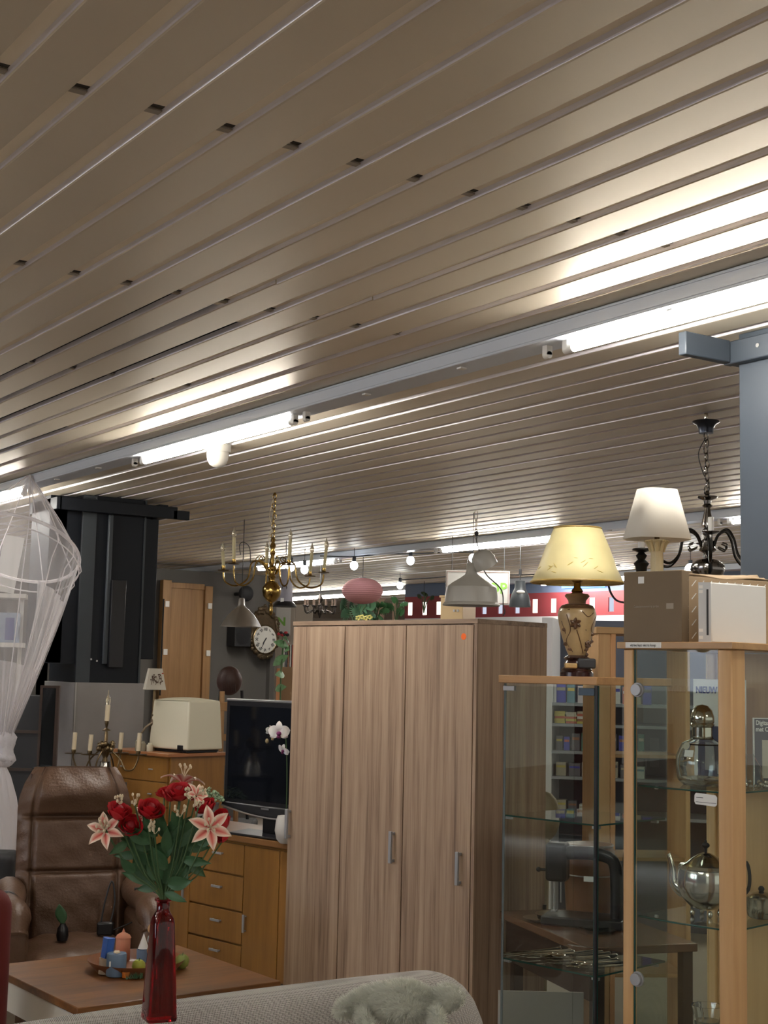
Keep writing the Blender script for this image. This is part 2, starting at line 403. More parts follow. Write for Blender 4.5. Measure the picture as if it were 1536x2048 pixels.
track('light_track', 'white lighting trunking beyond the red wall', 14.4, 0, 20, [5, 10])
tubes(None, 14.4, [2.2, 6.4, 10.6], {0: 'lit tube at the far right of the shop', 1: 'lit tube over the far book racks', 2: 'lit tube in front of the red wall'})

M_campl = mat('camera_housing', (.36, .34, .30, 1), rough=.5)
# dome camera -------------------------------------------------------------------
q = P(443, 893, 6.98)
t = thing('security_camera', (q.x-.03, q.y-.02, CZ), RZC, 'white dome security camera on the ceiling beside the lit tube', 'camera')
MB().lathe([(.066, 0), (.066, -.028), (.060, -.036)], 28).build('mount', M_campl, t)
MB().lathe([(.056, -.034), (.056, -.05), (.052, -.075), (.040, -.098), (.022, -.110), (0.0005, -.113)], 28).build('dome', M_campl, t)
MB().b2((-.03, -.0572, -.046), (-.005, -.0562, -.044)).build('printed_mark', M_ink, t)

# walls --------------------------------------------------------------------------
struct(MB().b2((4.6, 13.7, 0), (7.78, 13.95, 2.66)).build('wall_back', M_wallg, smooth=False))
struct(MB().b2((7.74, 13.62, 0), (7.80, 13.7, 2.60)).build('trim_1', M_wallg, smooth=False))
struct(MB().b2((-6, 12.1, 0), (4.6, 12.3, 2.66)).build('wall_left', M_wallg, smooth=False))
struct(MB().b2((4.5, 12.1, 0), (4.6, 13.7, 2.66)).build('trim_2', M_wallg, smooth=False))
struct(MB().b2((7.8, 25.0, 0), (26, 25.2, 2.74)).build('wall_far', M_wallb, smooth=False))
def wall_between(name, a, b, z0, z1, th, m):
    a = Vector((a.x, a.y, 0)); b = Vector((b.x, b.y, 0)); d = b-a
    o = MB().b2((0, 0, z0), (d.length, th, z1)).build(name, m, smooth=False); o.location = a; o.rotation_euler = (0, 0, math.atan2(d.y, d.x)); return o
# red wall with slit windows above a white wall
RA = P(808, 1300, 17.6); RB = P(1330, 1300, 14.9); dv = Vector((RB.x-RA.x, RB.y-RA.y, 0)); RL = dv.length
z_lo = 2.30
wr = wall_between('wall_right', RA, RB+dv*.9, 0, 2.29, .2, M_wallw); struct(wr)
wr2 = wall_between('trim_3', RA, RB+dv*.9, 2.56, 2.74, .2, mat('blue_grey_header', (.10, .13, .20, 1), rough=.5)); struct(wr2)
red = thing('slotted_red_wall', (RA.x, RA.y, 0), math.atan2(dv.y, dv.x), 'dark red wall band with a row of narrow rounded slit windows', 'wall')
del red['label']; del red['category']; red['kind'] = 'structure'; red.name = 'wall_upper'
M_slit = emis('slit_window_light', (1.0, .90, .78, 1), 1.5); M_slit2 = emis('slit_window_daylight', (.70, .76, .92, 1), .55)
def lat_on_wall(px):
    # intersection of photo column with wall line
    v = P(px, 1230, 1.0); r = Vector((v.x, v.y)); a = Vector((RA.x, RA.y)); d2 = Vector((dv.x, dv.y))/RL
    den = r.x*d2.y-r.y*d2.x; return (a.y*r.x-a.x*r.y)/(-den) if abs(den) > 1e-9 else 0
slots = [(820, 1), (849, 1), (877, 1), (939, 0), (968, 0), (1000, 0), (1034, 0), (1070, 1), (1107, 1), (1146, 1), (1184, 1), (1222, 0), (1262, 1), (1302, 0)]
xs = [lat_on_wall(p) for p, _ in slots]
if xs[0] < 0 and xs[-1] < 0: xs = [-x for x in xs]
sw = .074; zc = 2.41; sh = .16
# wall pieces: band below, above and between slots
MB().b2((0, 0, 2.29), (RL*1.9, .2, zc-sh/2)).build('band', M_red, red, smooth=False)
MB().b2((0, 0, zc+sh/2), (RL*1.9, .2, 2.56)).build('band', M_red, red, smooth=False)
edges = [0]+[e for x in xs for e in (x-sw/2, x+sw/2)]+[RL*1.9]
for i in range(0, len(edges), 2): MB().b2((edges[i], 0, zc-sh/2), (edges[i+1], .2, zc+sh/2)).build('pier', M_red, red, smooth=False)
for x, (_, on) in zip(xs, slots):
    MB().b2((x-sw/2, .006 if on else .02, zc-sh/2), (x+sw/2, .04, zc+sh/2)).build('slit_window', M_slit if on else M_slit2, red, smooth=False)
sl = [lat_on_wall(p) for p in (1128, 1212)]; sl = [abs(x) for x in sl]
bl = MB().b2((sl[0], -.05, 2.60), (sl[1], -.02, 2.64)).build('blue_light_bar', emis('blue_led', (.08, .25, 1.0, 1), 6)); bl.location = (RA.x, RA.y, 0); bl.rotation_euler = red.rotation_euler
tag(bl, 'glowing blue light bar high on the far wall behind the yellow lampshade', 'light')
# street side left of the room (mirrored in the cabinet glass)
wl = struct(MB().b2((-6.2, -6, 0), (-6, 2.0, 2.74)).build('wall_street', M_wallg, smooth=False))
struct(MB().b2((-6.2, 8.5, 0), (-6, 12.1, 2.74)).build('wall_street_end', M_wallg, smooth=False))
wn = struct(bpy.data.objects.new('window_1', None)); C.objects.link(wn); wn.location = (-6.1, 5.2, 0)
fr = MB()
for y in (-3.2, -1.6, 0, 1.6, 3.3): fr.b2((-.04, y-.04, .4), (.04, y+.04, 2.7))
fr.b2((-.04, -3.2, .36), (.04, 3.3, .44)); fr.b2((-.04, -3.2, 2.62), (.04, 3.3, 2.72)); fr.b2((-.08, -3.2, 0), (.08, 3.3, 1.50))
fr.build('window_frame', mat('maroon_frame', (.16, .03, .025, 1), rough=.5), wn)
MB().b2((-.004, -3.2, 1.5), (.004, 3.3, 2.62)).build('window_pane', M_glass, wn)
for i_, (s_t, z_t) in enumerate((('DOOR', 1.94),)):
    text('lettering', s_t, .26, M_green if i_ else mat('window_letter', (.03, .06, .05, 1)), wn, (.02, .6, z_t), (PI/2, 0, -PI/2), bold=.01)
# brick house across the street
def brick_mat():
    m, nt, b = _new('brick_facade'); tc = nt.nodes.new('ShaderNodeTexCoord'); br = nt.nodes.new('ShaderNodeTexBrick'); mp = nt.nodes.new('ShaderNodeMapping')
    mp.inputs['Rotation'].default_value = (PI/2, 0, PI/2); br.inputs['Scale'].default_value = 4
    br.inputs['Color1'].default_value = (.42, .17, .16, 1); br.inputs['Color2'].default_value = (.50, .24, .22, 1); br.inputs['Mortar'].default_value = (.5, .45, .45, 1)
    nt.links.new(tc.outputs['Object'], mp.inputs[0]); nt.links.new(mp.outputs[0], br.inputs[0]); nt.links.new(br.outputs[0], b.inputs['Base Color']); b.inputs['Roughness'].default_value = .9; return m
hs = MB().b2((-16.4, 1, 0), (-16, 10, 7)).build('wall_outside', brick_mat(), smooth=False); struct(hs)
dl = bpy.data.lights.new('daylight', 'AREA'); dl.shape = 'RECTANGLE'; dl.size = 6; dl.size_y = 8; dl.energy = 14000; dl.color = (.72, .82, 1.0)
do = bpy.data.objects.new('daylight', dl); C.objects.link(do); do.location = (-9.5, 5.5, 9); do.rotation_euler = (0, math.radians(35), 0)
# ================================================================== wardrobe
def fpt(o, rz, x, y, z=0):
    c, s_ = math.cos(rz), math.sin(rz); return Vector((o.x+x*c-y*s_, o.y+x*s_+y*c, z))
def origin45(px, d, W):
    "left front corner of a 45-degree piece whose near corner is at column px, distance d"
    lat = LD(px, d, EYE).dot(RT); return L(lat-.7071*W, d+.7071*W, 0)
WW, WD, WH = 1.165, .47, 1.838
o = origin45(953, 5.9, WW)
wd = thing('wardrobe', o, RZF, 'tall light oak wardrobe with three plain doors and an orange sticker', 'wardrobe')
MB().b2((0, .02, .06), (WW, WD, WH-.02)).build('carcass', M_oak, wd)
MB().b2((-.004, -.0, WH-.02), (WW+.002, WD, WH)).build('top_board', M_oake, wd, bevel=.001)
MB().b2((0, .03, 0), (WW, WD-.02, .06)).build('plinth', M_oake, wd)
seams = [0, .300, .697, WW-.018]
# door spans measured off the three seams
def along(px):
    v = LD(px, 1, EYE).dot(RT)            # lat per metre
    # point on front line: lat = a + .7071 t , d = b - .7071 t
    a = o.dot(RT); b = o.dot(FW); return (v*b-a)/(.7071*(1+v))
s1, s2 = along(687.8), along(810.7)
MB().b2((WW-.016, 0, .06), (WW, .02, WH-.02)).build('side_panel', M_oak, wd)
spans = [(0.002, s1-.003), (s1+.003, s2-.003), (s2+.003, WW-.022)]
for i, (a, b) in enumerate(spans):
    d = MB().b2((a, 0, .065), (b, .018, WH-.026)).build('door', M_oak, wd, bevel=.0012)
    hx = (.018, b-.045, b-.05)[i]; hz = 1.6-((1648, 1694, 1725)[i]-1350)*(6.68, 6.1, 5.95)[i]/2800
    h = MB().b2((hx-.008, -.03, hz-.068), (hx+.008, -.018, hz+.068))
    for e in (-.058, .058): h.b2((hx-.005, -.02, hz+e-.006), (hx+.005, 0, hz+e+.006))
    h.build('handle', M_handle, d, bevel=.002)
MB().cyl((WW-.075, -.0015, WH-.075), (WW-.075, 0, WH-.075), .014, seg=20).build('price_sticker', mat('orange_sticker', (.8, .13, .01, 1), rough=.5), wd)
for e in ((.0, .003),): MB().b2((WW-.002, WD-.012, .55), (WW+.012, WD-.002, .62)).build('back_bracket', M_black, wd)

# ================================================================== sideboard, chest, television
SO = L(-1.15, 7.87, 0); SL, SD, SH = 1.27, .42, .745
sb_ = thing('sideboard', SO, RZF, 'honey coloured sideboard with drawers and doors under the television', 'sideboard')
MB().b2((0, .02, .05), (SL, SD, SH-.03)).build('carcass', M_birch, sb_)
M_birchtop = wood('birch_top', srgb(142, 100, 58), srgb(112, 76, 40), scale=(.8, 9, 9), rough=.3, bump=.03)
MB().b2((-.01, -.01, SH-.03), (SL+.01, SD, SH)).build('top_board', M_birchtop, sb_, bevel=.002)
def bar_handle(parent, c, horiz, ln=.075):
    x, y, z = c; m = MB()
    if horiz: m.box((x, y-.018, z), (ln, .008, .012)); m.box((x-ln*.4, y-.009, z), (.006, .018, .008)); m.box((x+ln*.4, y-.009, z), (.006, .018, .008))
    else: m.box((x, y-.018, z), (.014, .008, ln)); m.box((x, y-.009, z-ln*.4), (.008, .018, .006)); m.box((x, y-.009, z+ln*.4), (.008, .018, .006))
    return m.build('handle', M_handle, parent, bevel=.0015)
def salong(px, orig):
    v = LD(px, 1, EYE).dot(RT); a = orig.dot(RT); b = orig.dot(FW); return (v*b-a)/(.7071*(1+v))
c1, c2 = salong(395, SO), salong(500, SO)
for k, (z1, z0) in enumerate(((.70, .545), (.535, .365), (.355, .20), (.19, .06))):
    d = MB().b2((c1, 0, z0), (c2-.004, .018, z1)).build('drawer', M_birch, sb_, bevel=.0015); bar_handle(d, ((c1+c2)/2+.02, 0, (z0+z1)/2+.02), True)
d = MB().b2((.004, 0, .06), (c1-.006, .018, .70)).build('door', M_birch, sb_, bevel=.0015); bar_handle(d, (c1-.04, 0, .40), False)
d = MB().b2((c2+.002, 0, .06), (SL/2+.3, .018, .70)).build('door', M_birch, sb_, bevel=.0015); bar_handle(d, (c2+.03, 0, .31), False, .09)
d = MB().b2((SL/2+.306, 0, .06), (SL-.004, .018, .70)).build('door', M_birch, sb_, bevel=.0015)

CO = L(-1.239-.7071*.61, 8.4+.7071*.61, 0); CW, CD, CH = .61, .42, 1.10
ch = thing('chest_of_drawers', CO, RZF, 'honey coloured tall chest of drawers carrying the cream bread bin', 'chest')
MB().b2((0, .015, .04), (CW, CD, CH-.02)).build('carcass', M_birch, ch)
MB().b2((-.02, -.02, CH-.02), (CW+.02, CD+.01, CH)).build('top_board', mat('reddish_top_edge', srgb(150, 98, 60), rough=.3, var=.1), ch, bevel=.003)
for k in range(7):
    z1 = CH-.03-k*.148*.98; z0 = z1-.140
    if z0 < .04: break
    d = MB().b2((.006, 0, z0), (CW-.014, .014, z1)).build('drawer', M_birch, ch, bevel=.001)
    for hx in (CW*.24, CW*.72): MB().box((hx, -.008, (z0+z1)/2), (.035, .01, .008)).build('pull', M_handle, d, bevel=.002)

# bread bin
q = fpt(CO, RZF, .395, .165, CH+.018)+RT*.085
bb = thing('bread_bin', q, RZF+.06, 'cream plastic bread bin standing on the tall chest', 'bin')
MB().b2((-.16, -.115, -.018), (.16, .13, -.002)).build('foot_tray', M_black, bb, bevel=.004)
BH = .315
m = MB(); g = m.b
def binp(u, v):  # body: slightly tapered box with soft domed top
    return None
m.prism([(-.185, -.13), (.185, -.13), (.185, .15), (-.185, .15)], 0, BH-.02)
for v in g.verts:
    if v.co.z > .1: v.co.x *= .90; v.co.y *= .90
body = m.build('body', M_cream, bb, bevel=.012, seg=4)
def bl_(u, v):
    x = (u-.5)*.325; y = -.12+v*.25; return (x, y, BH-.022+.018*(1-(2*u-1)**2)**.6*(1-(2*v-1)**2)**.6)
MB().surf(bl_, 12, 12).build('lid', M_cream, bb)
MB().b2((.09, -.133, 0), (.14, -.126, .028)).build('latch', M_black, bb, bevel=.002)
MB().tube([(-.03, -.121, .05), (.08, -.1225, .052), (.155, -.119, .046)], .001, 5).build('front_groove', M_cream, bb)

# television
TL = .82
TO = L(-.86, 7.66, 0)
tvp = fpt(SO, RZF, .66, .20, SH)
tv = thing('television', L(-.83, 7.66, SH), RZF+.05, 'black flat television on the sideboard behind the wardrobe', 'television')
zb, zt = .125, .70
MB().b2((0, .0, zb), (TL, .05, zt)).build('housing', M_black, tv, bevel=.008, seg=3)
MB().b2((.03, -.002, zb+.05), (TL-.03, .002, zt-.035)).build('screen', mat('tv_screen', (.004, .005, .008, 1), rough=.08), tv)
MB().b2((0, -.002, zt-.010), (TL, .045, zt+.003)).build('top_trim', M_alu, tv, bevel=.003)
m = MB()
pts = [(TL*i/20, -.012-.018*math.sin(PI*i/20), zb+.012-.04*math.sin(PI*i/20)) for i in range(21)]
m.tube(pts, .005, 6); m.build('chrome_strip', M_alu, tv)
def lowbez(u, v):
    x = TL*u; return (x, -.004-.016*math.sin(PI*u)*(v), zb+.03-(.045*math.sin(PI*u)+.02)*v)
MB().surf(lowbez, 20, 4).build('speaker_bezel', M_black, tv, solid=.01)
MB().b2((TL*.39, -.022, zb+.012), (TL*.46, -.0195, zb+.02)).build('brand_mark', M_alu, tv)
m = MB(); m.prism([(.10, .10), (.16, -.10), (.62, -.10), (.68, .10)], .002, .014); m.build('stand_foot', M_black, tv, bevel=.004)
MB().b2((.30, .01, .012), (.46, .045, zb+.02)).build('stand_neck', M_black, tv, bevel=.006)

# potted succulent
q = P(413, 1634, 7.62); q = L(q.dot(RT), 7.62, SH)
pt = thing('potted_succulent', q, 0, 'grey pot of small pale leaved succulent on the sideboard', 'plant')
MB().lathe([(.042, 0), (.045, .004), (.054, .080), (.058, .082), (.066, .148), (.062, .148), (.058, .138)], 28).build('pot', mat('grey_ceramic', (.24, .225, .215, 1), rough=.6), pt)
MB().lathe([(.0005, .130), (.058, .132)], 20, caps=False).build('soil', M_dark, pt)
lr = random.Random(3)
lm = MB()
for i in range(150):
    a = lr.uniform(0, 2*PI); r = .088*math.sqrt(lr.random()); z = .150+.085*(1-(r/.10)**2)*lr.uniform(.35, 1)
    lm.sphere((r*math.cos(a), r*math.sin(a), z), .0105, (1, .7, .35), 8, Euler((lr.uniform(-.9, .9), lr.uniform(-.9, .9), a)))
f = lm.build('foliage', M_leafl, pt); f['kind'] = 'stuff'

# orchid in striped pot
q = P(569, 1668, 7.02)
oc = thing('potted_orchid', L(q.dot(RT)-.004, 7.16, SH), 0, 'white orchid with purple heart in a ribbed white pot beside the wardrobe', 'plant')
MB().lathe([(.028, 0), (.046, .02), (.055, .06), (.05, .11), (.042, .135), (.038, .13)], 24, fl=lambda a, z: 1+.03*math.cos(16*a)).build('pot', mat('ribbed_pot', (.6, .58, .55, 1), rough=.5), oc)
sp = smoothpath([(0, 0, .10), (.0, 0, .3), (-.01, 0, .48), (-.03, -.01, .55), (-.06, -.02, .52)])
MB().tube(sp, .003, 6).build('stem', M_stem, oc)
M_orch = mat('orchid_petal', (.78, .74, .72, 1), rough=.6, sss=.1); M_orchp = mat('orchid_heart', (.16, .02, .10, 1), rough=.6)
def blossom(parent, c, r, rot, tintm):
    M0 = Euler(rot).to_matrix(); ob = None; m = MB()
    for k, (a, s_, w_) in enumerate(((90, 1, .5), (210, .95, .5), (330, .95, .5), (10, 1.02, .85), (170, 1.02, .85))):
        a = math.radians(a)
        def fn(u, v, a=a, s_=s_, w_=w_):
            t = v*s_*r; ww = math.sin(PI*min(1, .06+v*.94))**.6*w_*r*.62*(u-.5)*2; x = t*math.cos(a)-ww*math.sin(a); z = t*math.sin(a)+ww*math.cos(a)
            return Vector(c)+M0 @ Vector((x, -.15*r*math.sin(PI*v)+.1*r*v+(.0006 if a > 3 else 0), z))
        m.surf(fn, 6, 8)
    ob = m.build('blossom', tintm, parent)
    h = MB(); h.sphere(Vector(c)+M0 @ Vector((0, -.12*r, -.12*r)), r*.2, (1.2, 1, 1)); h.sphere(Vector(c)+M0 @ Vector((0, -.15*r, -.42*r)), r*.16, (1.5, .6, 1)); h.build('heart', M_orchp, ob)
Oo = oc.location
def relp(px, py, d): v = P(px, py, d)-Oo; return v
blossom(oc, relp(558, 1464, 7.05), .055, (.1, 0, RZC), M_orch)
blossom(oc, relp(567, 1500, 7.08), .036, (.5, .4, RZC-.5), M_orch)
blossom(oc, relp(539, 1462, 7.08), .030, (0, .2, RZC+1.0), M_orch)
MB().sphere(relp(534, 1482, 7.06), .009, (1, 1, 1.4)).sphere(relp(541, 1458, 7.06), .010).sphere(relp(545, 1478, 7.06), .008).build('bud', mat('orchid_bud', (.25, .2, .1, 1), rough=.6), oc)

# little figure on the sideboard behind the television
q = P(563, 1399, 8.1)
fg = thing('figurine', L(q.dot(RT), 8.02, SH), RZC, 'small dark haired doll head showing above the television', 'figurine')
MB().lathe([(.05, 0), (.05, .3), (.03, .45), (.02, .53)], 16).build('body', M_blackm, fg)
MB().sphere((0, 0, .575), .034, (.85, 1, 1.15)).build('head', mat('doll_skin', (.45, .27, .2, 1), rough=.6), fg)
m = MB()
for i in range(16): m.sphere((.026*math.cos(i*1.9), .012+.026*math.sin(i*1.9), .60+.012*math.sin(i)), .017)
m.build('hair', mat('dark_hair', (.03, .018, .012, 1), rough=.8), fg)
m = MB()
for i in range(10): m.sphere((.05+.013*i*.6, .0, .545+.006*math.sin(i*2)), .012)
m.build('scarf', mat('dark_scarf', (.03, .02, .02, 1), rough=.8), fg)

# table lamp with printed shade at the left of the chest
q = fpt(CO, RZF, .10, .22, CH)
tl = thing('table_lamp', L(P(308, 1400, 8.72).dot(RT), 8.72, CH), RZC+.3, 'small table lamp with sprig printed cream shade left of the bread bin', 'lamp')
sh = [(.088, .385), (.052, .512)]
MB().lathe([(.088, .37), (.055, .50)], 4, M=Matrix.Rotation(PI/4, 3, 'Z'), caps=False).build('lamp_shade', mat('print_shade', (.48, .45, .38, 1), rough=.8), tl, solid=.002, smooth=False)
sp = MB(); rr = random.Random(5)
for i in range(5):
    x = -.03+.014*i; z0 = .40+.01*(i % 2)
    sp.tube([(x, -.0665+(z0-.37)*.18, z0), (x+.008, -.0665+(z0+.03-.37)*.18, z0+.035), (x+.004, -.0665+(z0+.05-.37)*.18, z0+.055)], .0014, 5)
    for k in range(5): sp.sphere((x+.006+rr.uniform(-.008, .008), -.067+(z0+.03-.37)*.18, z0+rr.uniform(.01, .055)), .0045, (1, .3, 1), 8)
sp.build('sprig_print', mat('print_brown', (.10, .06, .045, 1), rough=.8), tl)
MB().sphere((.04, -.045, .47), .006, (1, .3, .7), 8).build('bird_print', mat('print_red', (.3, .05, .03, 1), rough=.8), tl)
MB().lathe([(.05, 0), (.05, .015), (.018, .03), (.015, .09), (.022, .12), (.012, .16), (.02, .20), (.012, .24), (.008, .40)], 18).build('base', M_dbrass, tl)
m = MB(); m.sphere((.0, -.02, .17), .022, (1, 1, 1.5)); m.sphere((0, -.025, .215), .014); m.tube([(0, -.03, .18), (-.05, -.04, .14), (-.075, -.04, .105)], .007, 6); m.tube([(0, -.03, .14), (.02, -.05, .10), (.01, -.05, .05)], .009, 6)
m.build('figure', mat('bronze_figure', (.16, .12, .08, 1), rough=.4, metal=.6), tl)
# small glass jars by the lamp
for k, (px, h) in enumerate(((276, .08), (285, .06), (299, .05))):
    j = thing('small_jar', L(P(px, 1480, 8.6).dot(RT), 8.62-.0*k, CH), 0, ['tallest little jar left of the lamp foot on the chest', 'middle little jar by the lamp foot on the chest', 'squat pale jar between lamp foot and bread bin'][k], 'jar', 'little jars on the chest')
    MB().lathe([(.018, 0), (.02, .005), (.02, h*.75), (.012, h*.85), (.012, h)], 14).build('body', M_cream if k == 2 else mat('jar_glass', (.3, .27, .2, 1), rough=.15), j)

# ladder-back chair behind the bin
cx = thing('wooden_chair', L(P(462, 1400, 9.2).dot(RT), 9.3, 0), RZC+.5, 'yellow pine ladder back chair behind the bread bin', 'chair')
for x in (-.055, .06):
    MB().tube([(x*3.2, 0, 0), (x, .02, .55), (x, .05, 1.38+(.08 if x < 0 else -.02))], .018, 8).build('back_post', M_pine, cx)
for z in (.80, 1.0, 1.16, 1.36): MB().box((0, .035, z), (.15, .02, .045 if z < 1.3 else .06)).build('slat', M_pine, cx, bevel=.006)
MB().box((0, -.17, .46), (.38, .36, .03)).build('seat', M_pine, cx, bevel=.008)
for x in (-.15, .15): MB().cyl((x, -.32, 0), (x, -.32, .45), .018).build('leg', M_pine, cx)
# papers behind the chair
# brown leather oval back
q = P(452, 1368, 10.2)
br = thing('leather_chair', L(q.dot(RT)-.02, 10.6, 0), RZC, 'brown pleated leather chair back rounded like a balloon', 'chair')
def lb(a, z): return 1+.025*math.cos(14*a)
m = MB().sphere((.0, 0, 1.52), .098, (.98, .55, 1.12), 28)
m.build('backrest', mat('brown_leather', (.055, .024, .018, 1), rough=.45, bump=.2, bscale=30), br)
pl = MB()
for k in range(7):
    a = -.6+.2*k; pl.tube([(.0+.016*k-.04, -.048, 1.44), (.0+.08*math.sin(a), -.055+.02*abs(a), 1.51), (.07*math.sin(a)*.7, -.035, 1.60)], .0025, 5)
pl.build('pleat', mat('brown_pleat', (.03, .012, .01, 1), rough=.5), br)
MB().box((.03, .02, .45), (.40, .42, .08)).build('seat', M_blackm, br, bevel=.02)
for x in (-.13, .19):
    MB().cyl((x, .18, 0), (x*.5, .02, 1.45), .012).build('back_post', M_blackm, br); MB().cyl((x, -.15, 0), (x, -.15, .42), .015).build('leg', M_blackm, br)

# ================================================================== column left with steel cladding
col = thing('clad_column', (3.47, 8.62, 0), 0, 'black steel clad column at the left with a zinc clad foot', 'column')
def cpt(px, d, z): v = LD(px, d, z); return v
zf = 1.50
MB().b2((0, 0, zf), (.44, .48, CZ-.002)).build('shaft', M_char, col, bevel=.003)
MB().b2((-.004, -.006, zf), (.09, .002, CZ-.004)).build('edge_strip', M_charl, col)
MB().b2((.43, -.008, zf), (.442, .002, CZ-.004)).build('edge_strip', M_charl, col)
MB().b2((.17, -.03, zf+.12), (.20, -.0, CZ-.12)).build('conduit', M_charl, col, bevel=.006)
MB().b2((.445, .05, 1.66), (.56, .30, CZ-.03)).build('side_panel', M_char, col, bevel=.003)
MB().b2((-.22, .02, 1.62), (-.10, .35, CZ-.02)).build('side_panel', M_char, col, bevel=.003)
MB().b2((-.20, .02, 1.62), (-.004, .03, CZ-.02)).build('side_panel', M_char, col)
MB().b2((.20, -.05, 1.60), (.30, -.01, 2.17)).build('narrow_box', M_black, col, bevel=.003)
MB().cyl((.13, -.012, 1.64), (.13, -.02, 1.64), .006).cyl((.09, -.012, 1.65), (.09, -.02, 1.65), .006).build('bolt', M_alu, col)
MB().b2((-.02, -.05, 0), (.46, .50, zf)).build('zinc_foot', M_zinc, col, bevel=.002)
MB().b2((-.024, -.054, .0), (-.014, -.044, zf)).build('corner_bead', M_alu, col)
MB().b2((-.20, -.09, 2.60), (.63, -.055, 2.68)).build('cross_bar', M_char, col, bevel=.003)
MB().b2((.60, -.09, 2.60), (.72, -.055, 2.66)).build('cross_bar', M_char, col, bevel=.003)
MB().b2((-.22, -.09, 2.60), (-.185, .40, 2.68)).build('cross_bar', M_char, col, bevel=.003)
MB().b2((.50, -.085, 2.60), (.56, .06, 2.69)).build('bracket', M_char, col)

# wooden door panel (bed bases leaning) on grey wall
dpx = onY(340, 1300, 13.6).x; dpw = onY(405, 1300, 13.6).x-dpx; dps = dpw/.50; dpz = onY(372, 1170, 13.6).z/2.46
dp = thing('wooden_door_panel', (dpx, 13.62, 0), 0, 'tall pale wooden door panel in a plank frame against the grey wall', 'panel')
sc_ = 15.2/2800
MB().b2((.0, 0, 0), (.50, .03, 2.46)).build('board', M_pine, dp)
MB().b2((-.16, -.05, 0), (-.03, .03, 2.50)).build('frame_post', M_pine, dp, bevel=.004)
MB().b2((.50, -.04, 0), (.62, .03, 2.46)).build('frame_post', M_pine, dp, bevel=.004)
MB().b2((-.03, -.02, 2.42), (.50, .02, 2.48)).build('frame_rail', M_pine, dp, bevel=.004)
for x in (-.09, .57):
    for z in (2.25, 1.75): MB().b2((x-.03, -.058, z-.03), (x+.03, -.042, z+.03)).build('hinge', M_white, dp)
MB().b2((-.155, -.055, 1.3), (-.135, -.048, 2.3)).build('slot', M_dark, dp)

dp.scale = (dps, 1, dpz)
# clock
q = onY(525, 1270, 13.58)
ck = thing('wall_clock', (q.x, 13.58, q.z), 0, 'ornate bronze wall clock with white enamel face and roman numerals', 'clock')
k = 15.3/2800
prof2 = [(.135, -.06), (.15, -.03), (.14, 0)]
def orn(a):
    a2 = (a+PI/2) % (2*PI); return 1+.05*math.cos(9*a)+.03*math.cos(17*a)
Mx = Matrix.Rotation(PI/2, 3, 'X')
m = MB(); m.lathe([(.02, 0), (.15, 0), (.168, .02), (.155, .05), (.138, .055), (.132, .04)], 64, M=Mx, sx=1, sy=1.42, fl=lambda a, z: orn(a), c=(0, 0, .02))
for i in range(46):
    a = i*2*PI/46; rr_ = 1+.05*math.sin(i*5); m.sphere((.158*rr_*math.cos(a), -.05, .02+.235*rr_*math.sin(a)), .017+.006*math.sin(i*3), (1, .7, 1), 8)
for i in range(14): m.sphere((-.08+.0123*i, -.055, .215+.03*math.sin(i*1.3)+.04*math.sin(PI*i/13)), .02, (1, .7, 1), 8)
for i in range(10): m.sphere((-.05+.011*i, -.055, -.20-.02*math.sin(i*1.7)), .018, (1, .7, 1), 8)
m.build('case', mat('bronze_relief', (.095, .065, .035, 1), rough=.42, metal=.6, var=.5, vscale=30), ck)
FZ = -.045
MB().lathe([(.0, 0), (.123, 0), (.128, .005)], 40, M=Mx, c=(0, -.06, FZ), sy=1.08).build('dial', mat('enamel_dial', (.66, .65, .60, 1), rough=.25), ck)
MB().torus((0, -.062, FZ), .128, .006, Mx, 40, 6, sy=1.08).build('bezel', M_dbrass, ck)
for i, s_ in enumerate(['XII', 'I', 'II', 'III', 'IIII', 'V', 'VI', 'VII', 'VIII', 'IX', 'X', 'XI']):
    a = -i*PI/6; text('numeral', s_, .040, M_ink, ck, (.096*math.sin(-a), -.068, FZ+.100*math.cos(a)), (PI/2, a, 0), sx=.8, bold=.001)
def hand(a, l, w_): 
    v = Vector((math.sin(a), 0, math.cos(a))); MB().tube([v*-.02+Vector((0, -.070, FZ)), v*l*.6+Vector((0, -.070, FZ)), v*l+Vector((0, -.070, FZ))], [w_, w_*1.3, .001], 6).build('hand', M_ink, ck)
ck.scale = (1.14, 1, 1.12)
hand(math.radians(205), .095, .003); hand(math.radians(212), .055, .005)
# speaker left of the clock
q = onY(486, 1272, 13.5)
s_ = thing('loudspeaker', (q.x, 13.5, q.z), 0, 'black box loudspeaker on the grey wall left of the clock', 'loudspeaker')
MB().b2((-.10, 0, -.115), (.10, .18, .115)).build('cabinet', M_blackm, s_, bevel=.006)
MB().lathe([(.0, 0), (.07, 0), (.078, .008)], 24, M=Mx, c=(0, -.001, -.01)).build('cone', M_black, s_)
# black ball lamp above the silver shade
q = onY(492, 1187, 13.45)
s_ = thing('round_speaker', (q.x, 13.45, q.z), 0, 'round black lamp shade on the wall above the silver pendant', 'lamp')
MB().sphere((0, 0, 0), .085, (1, .8, 1.05)).build('globe', M_blackm, s_)
MB().cyl((0, 0, 0), (0, .24, 0), .02).build('wall_arm', M_blackm, s_)

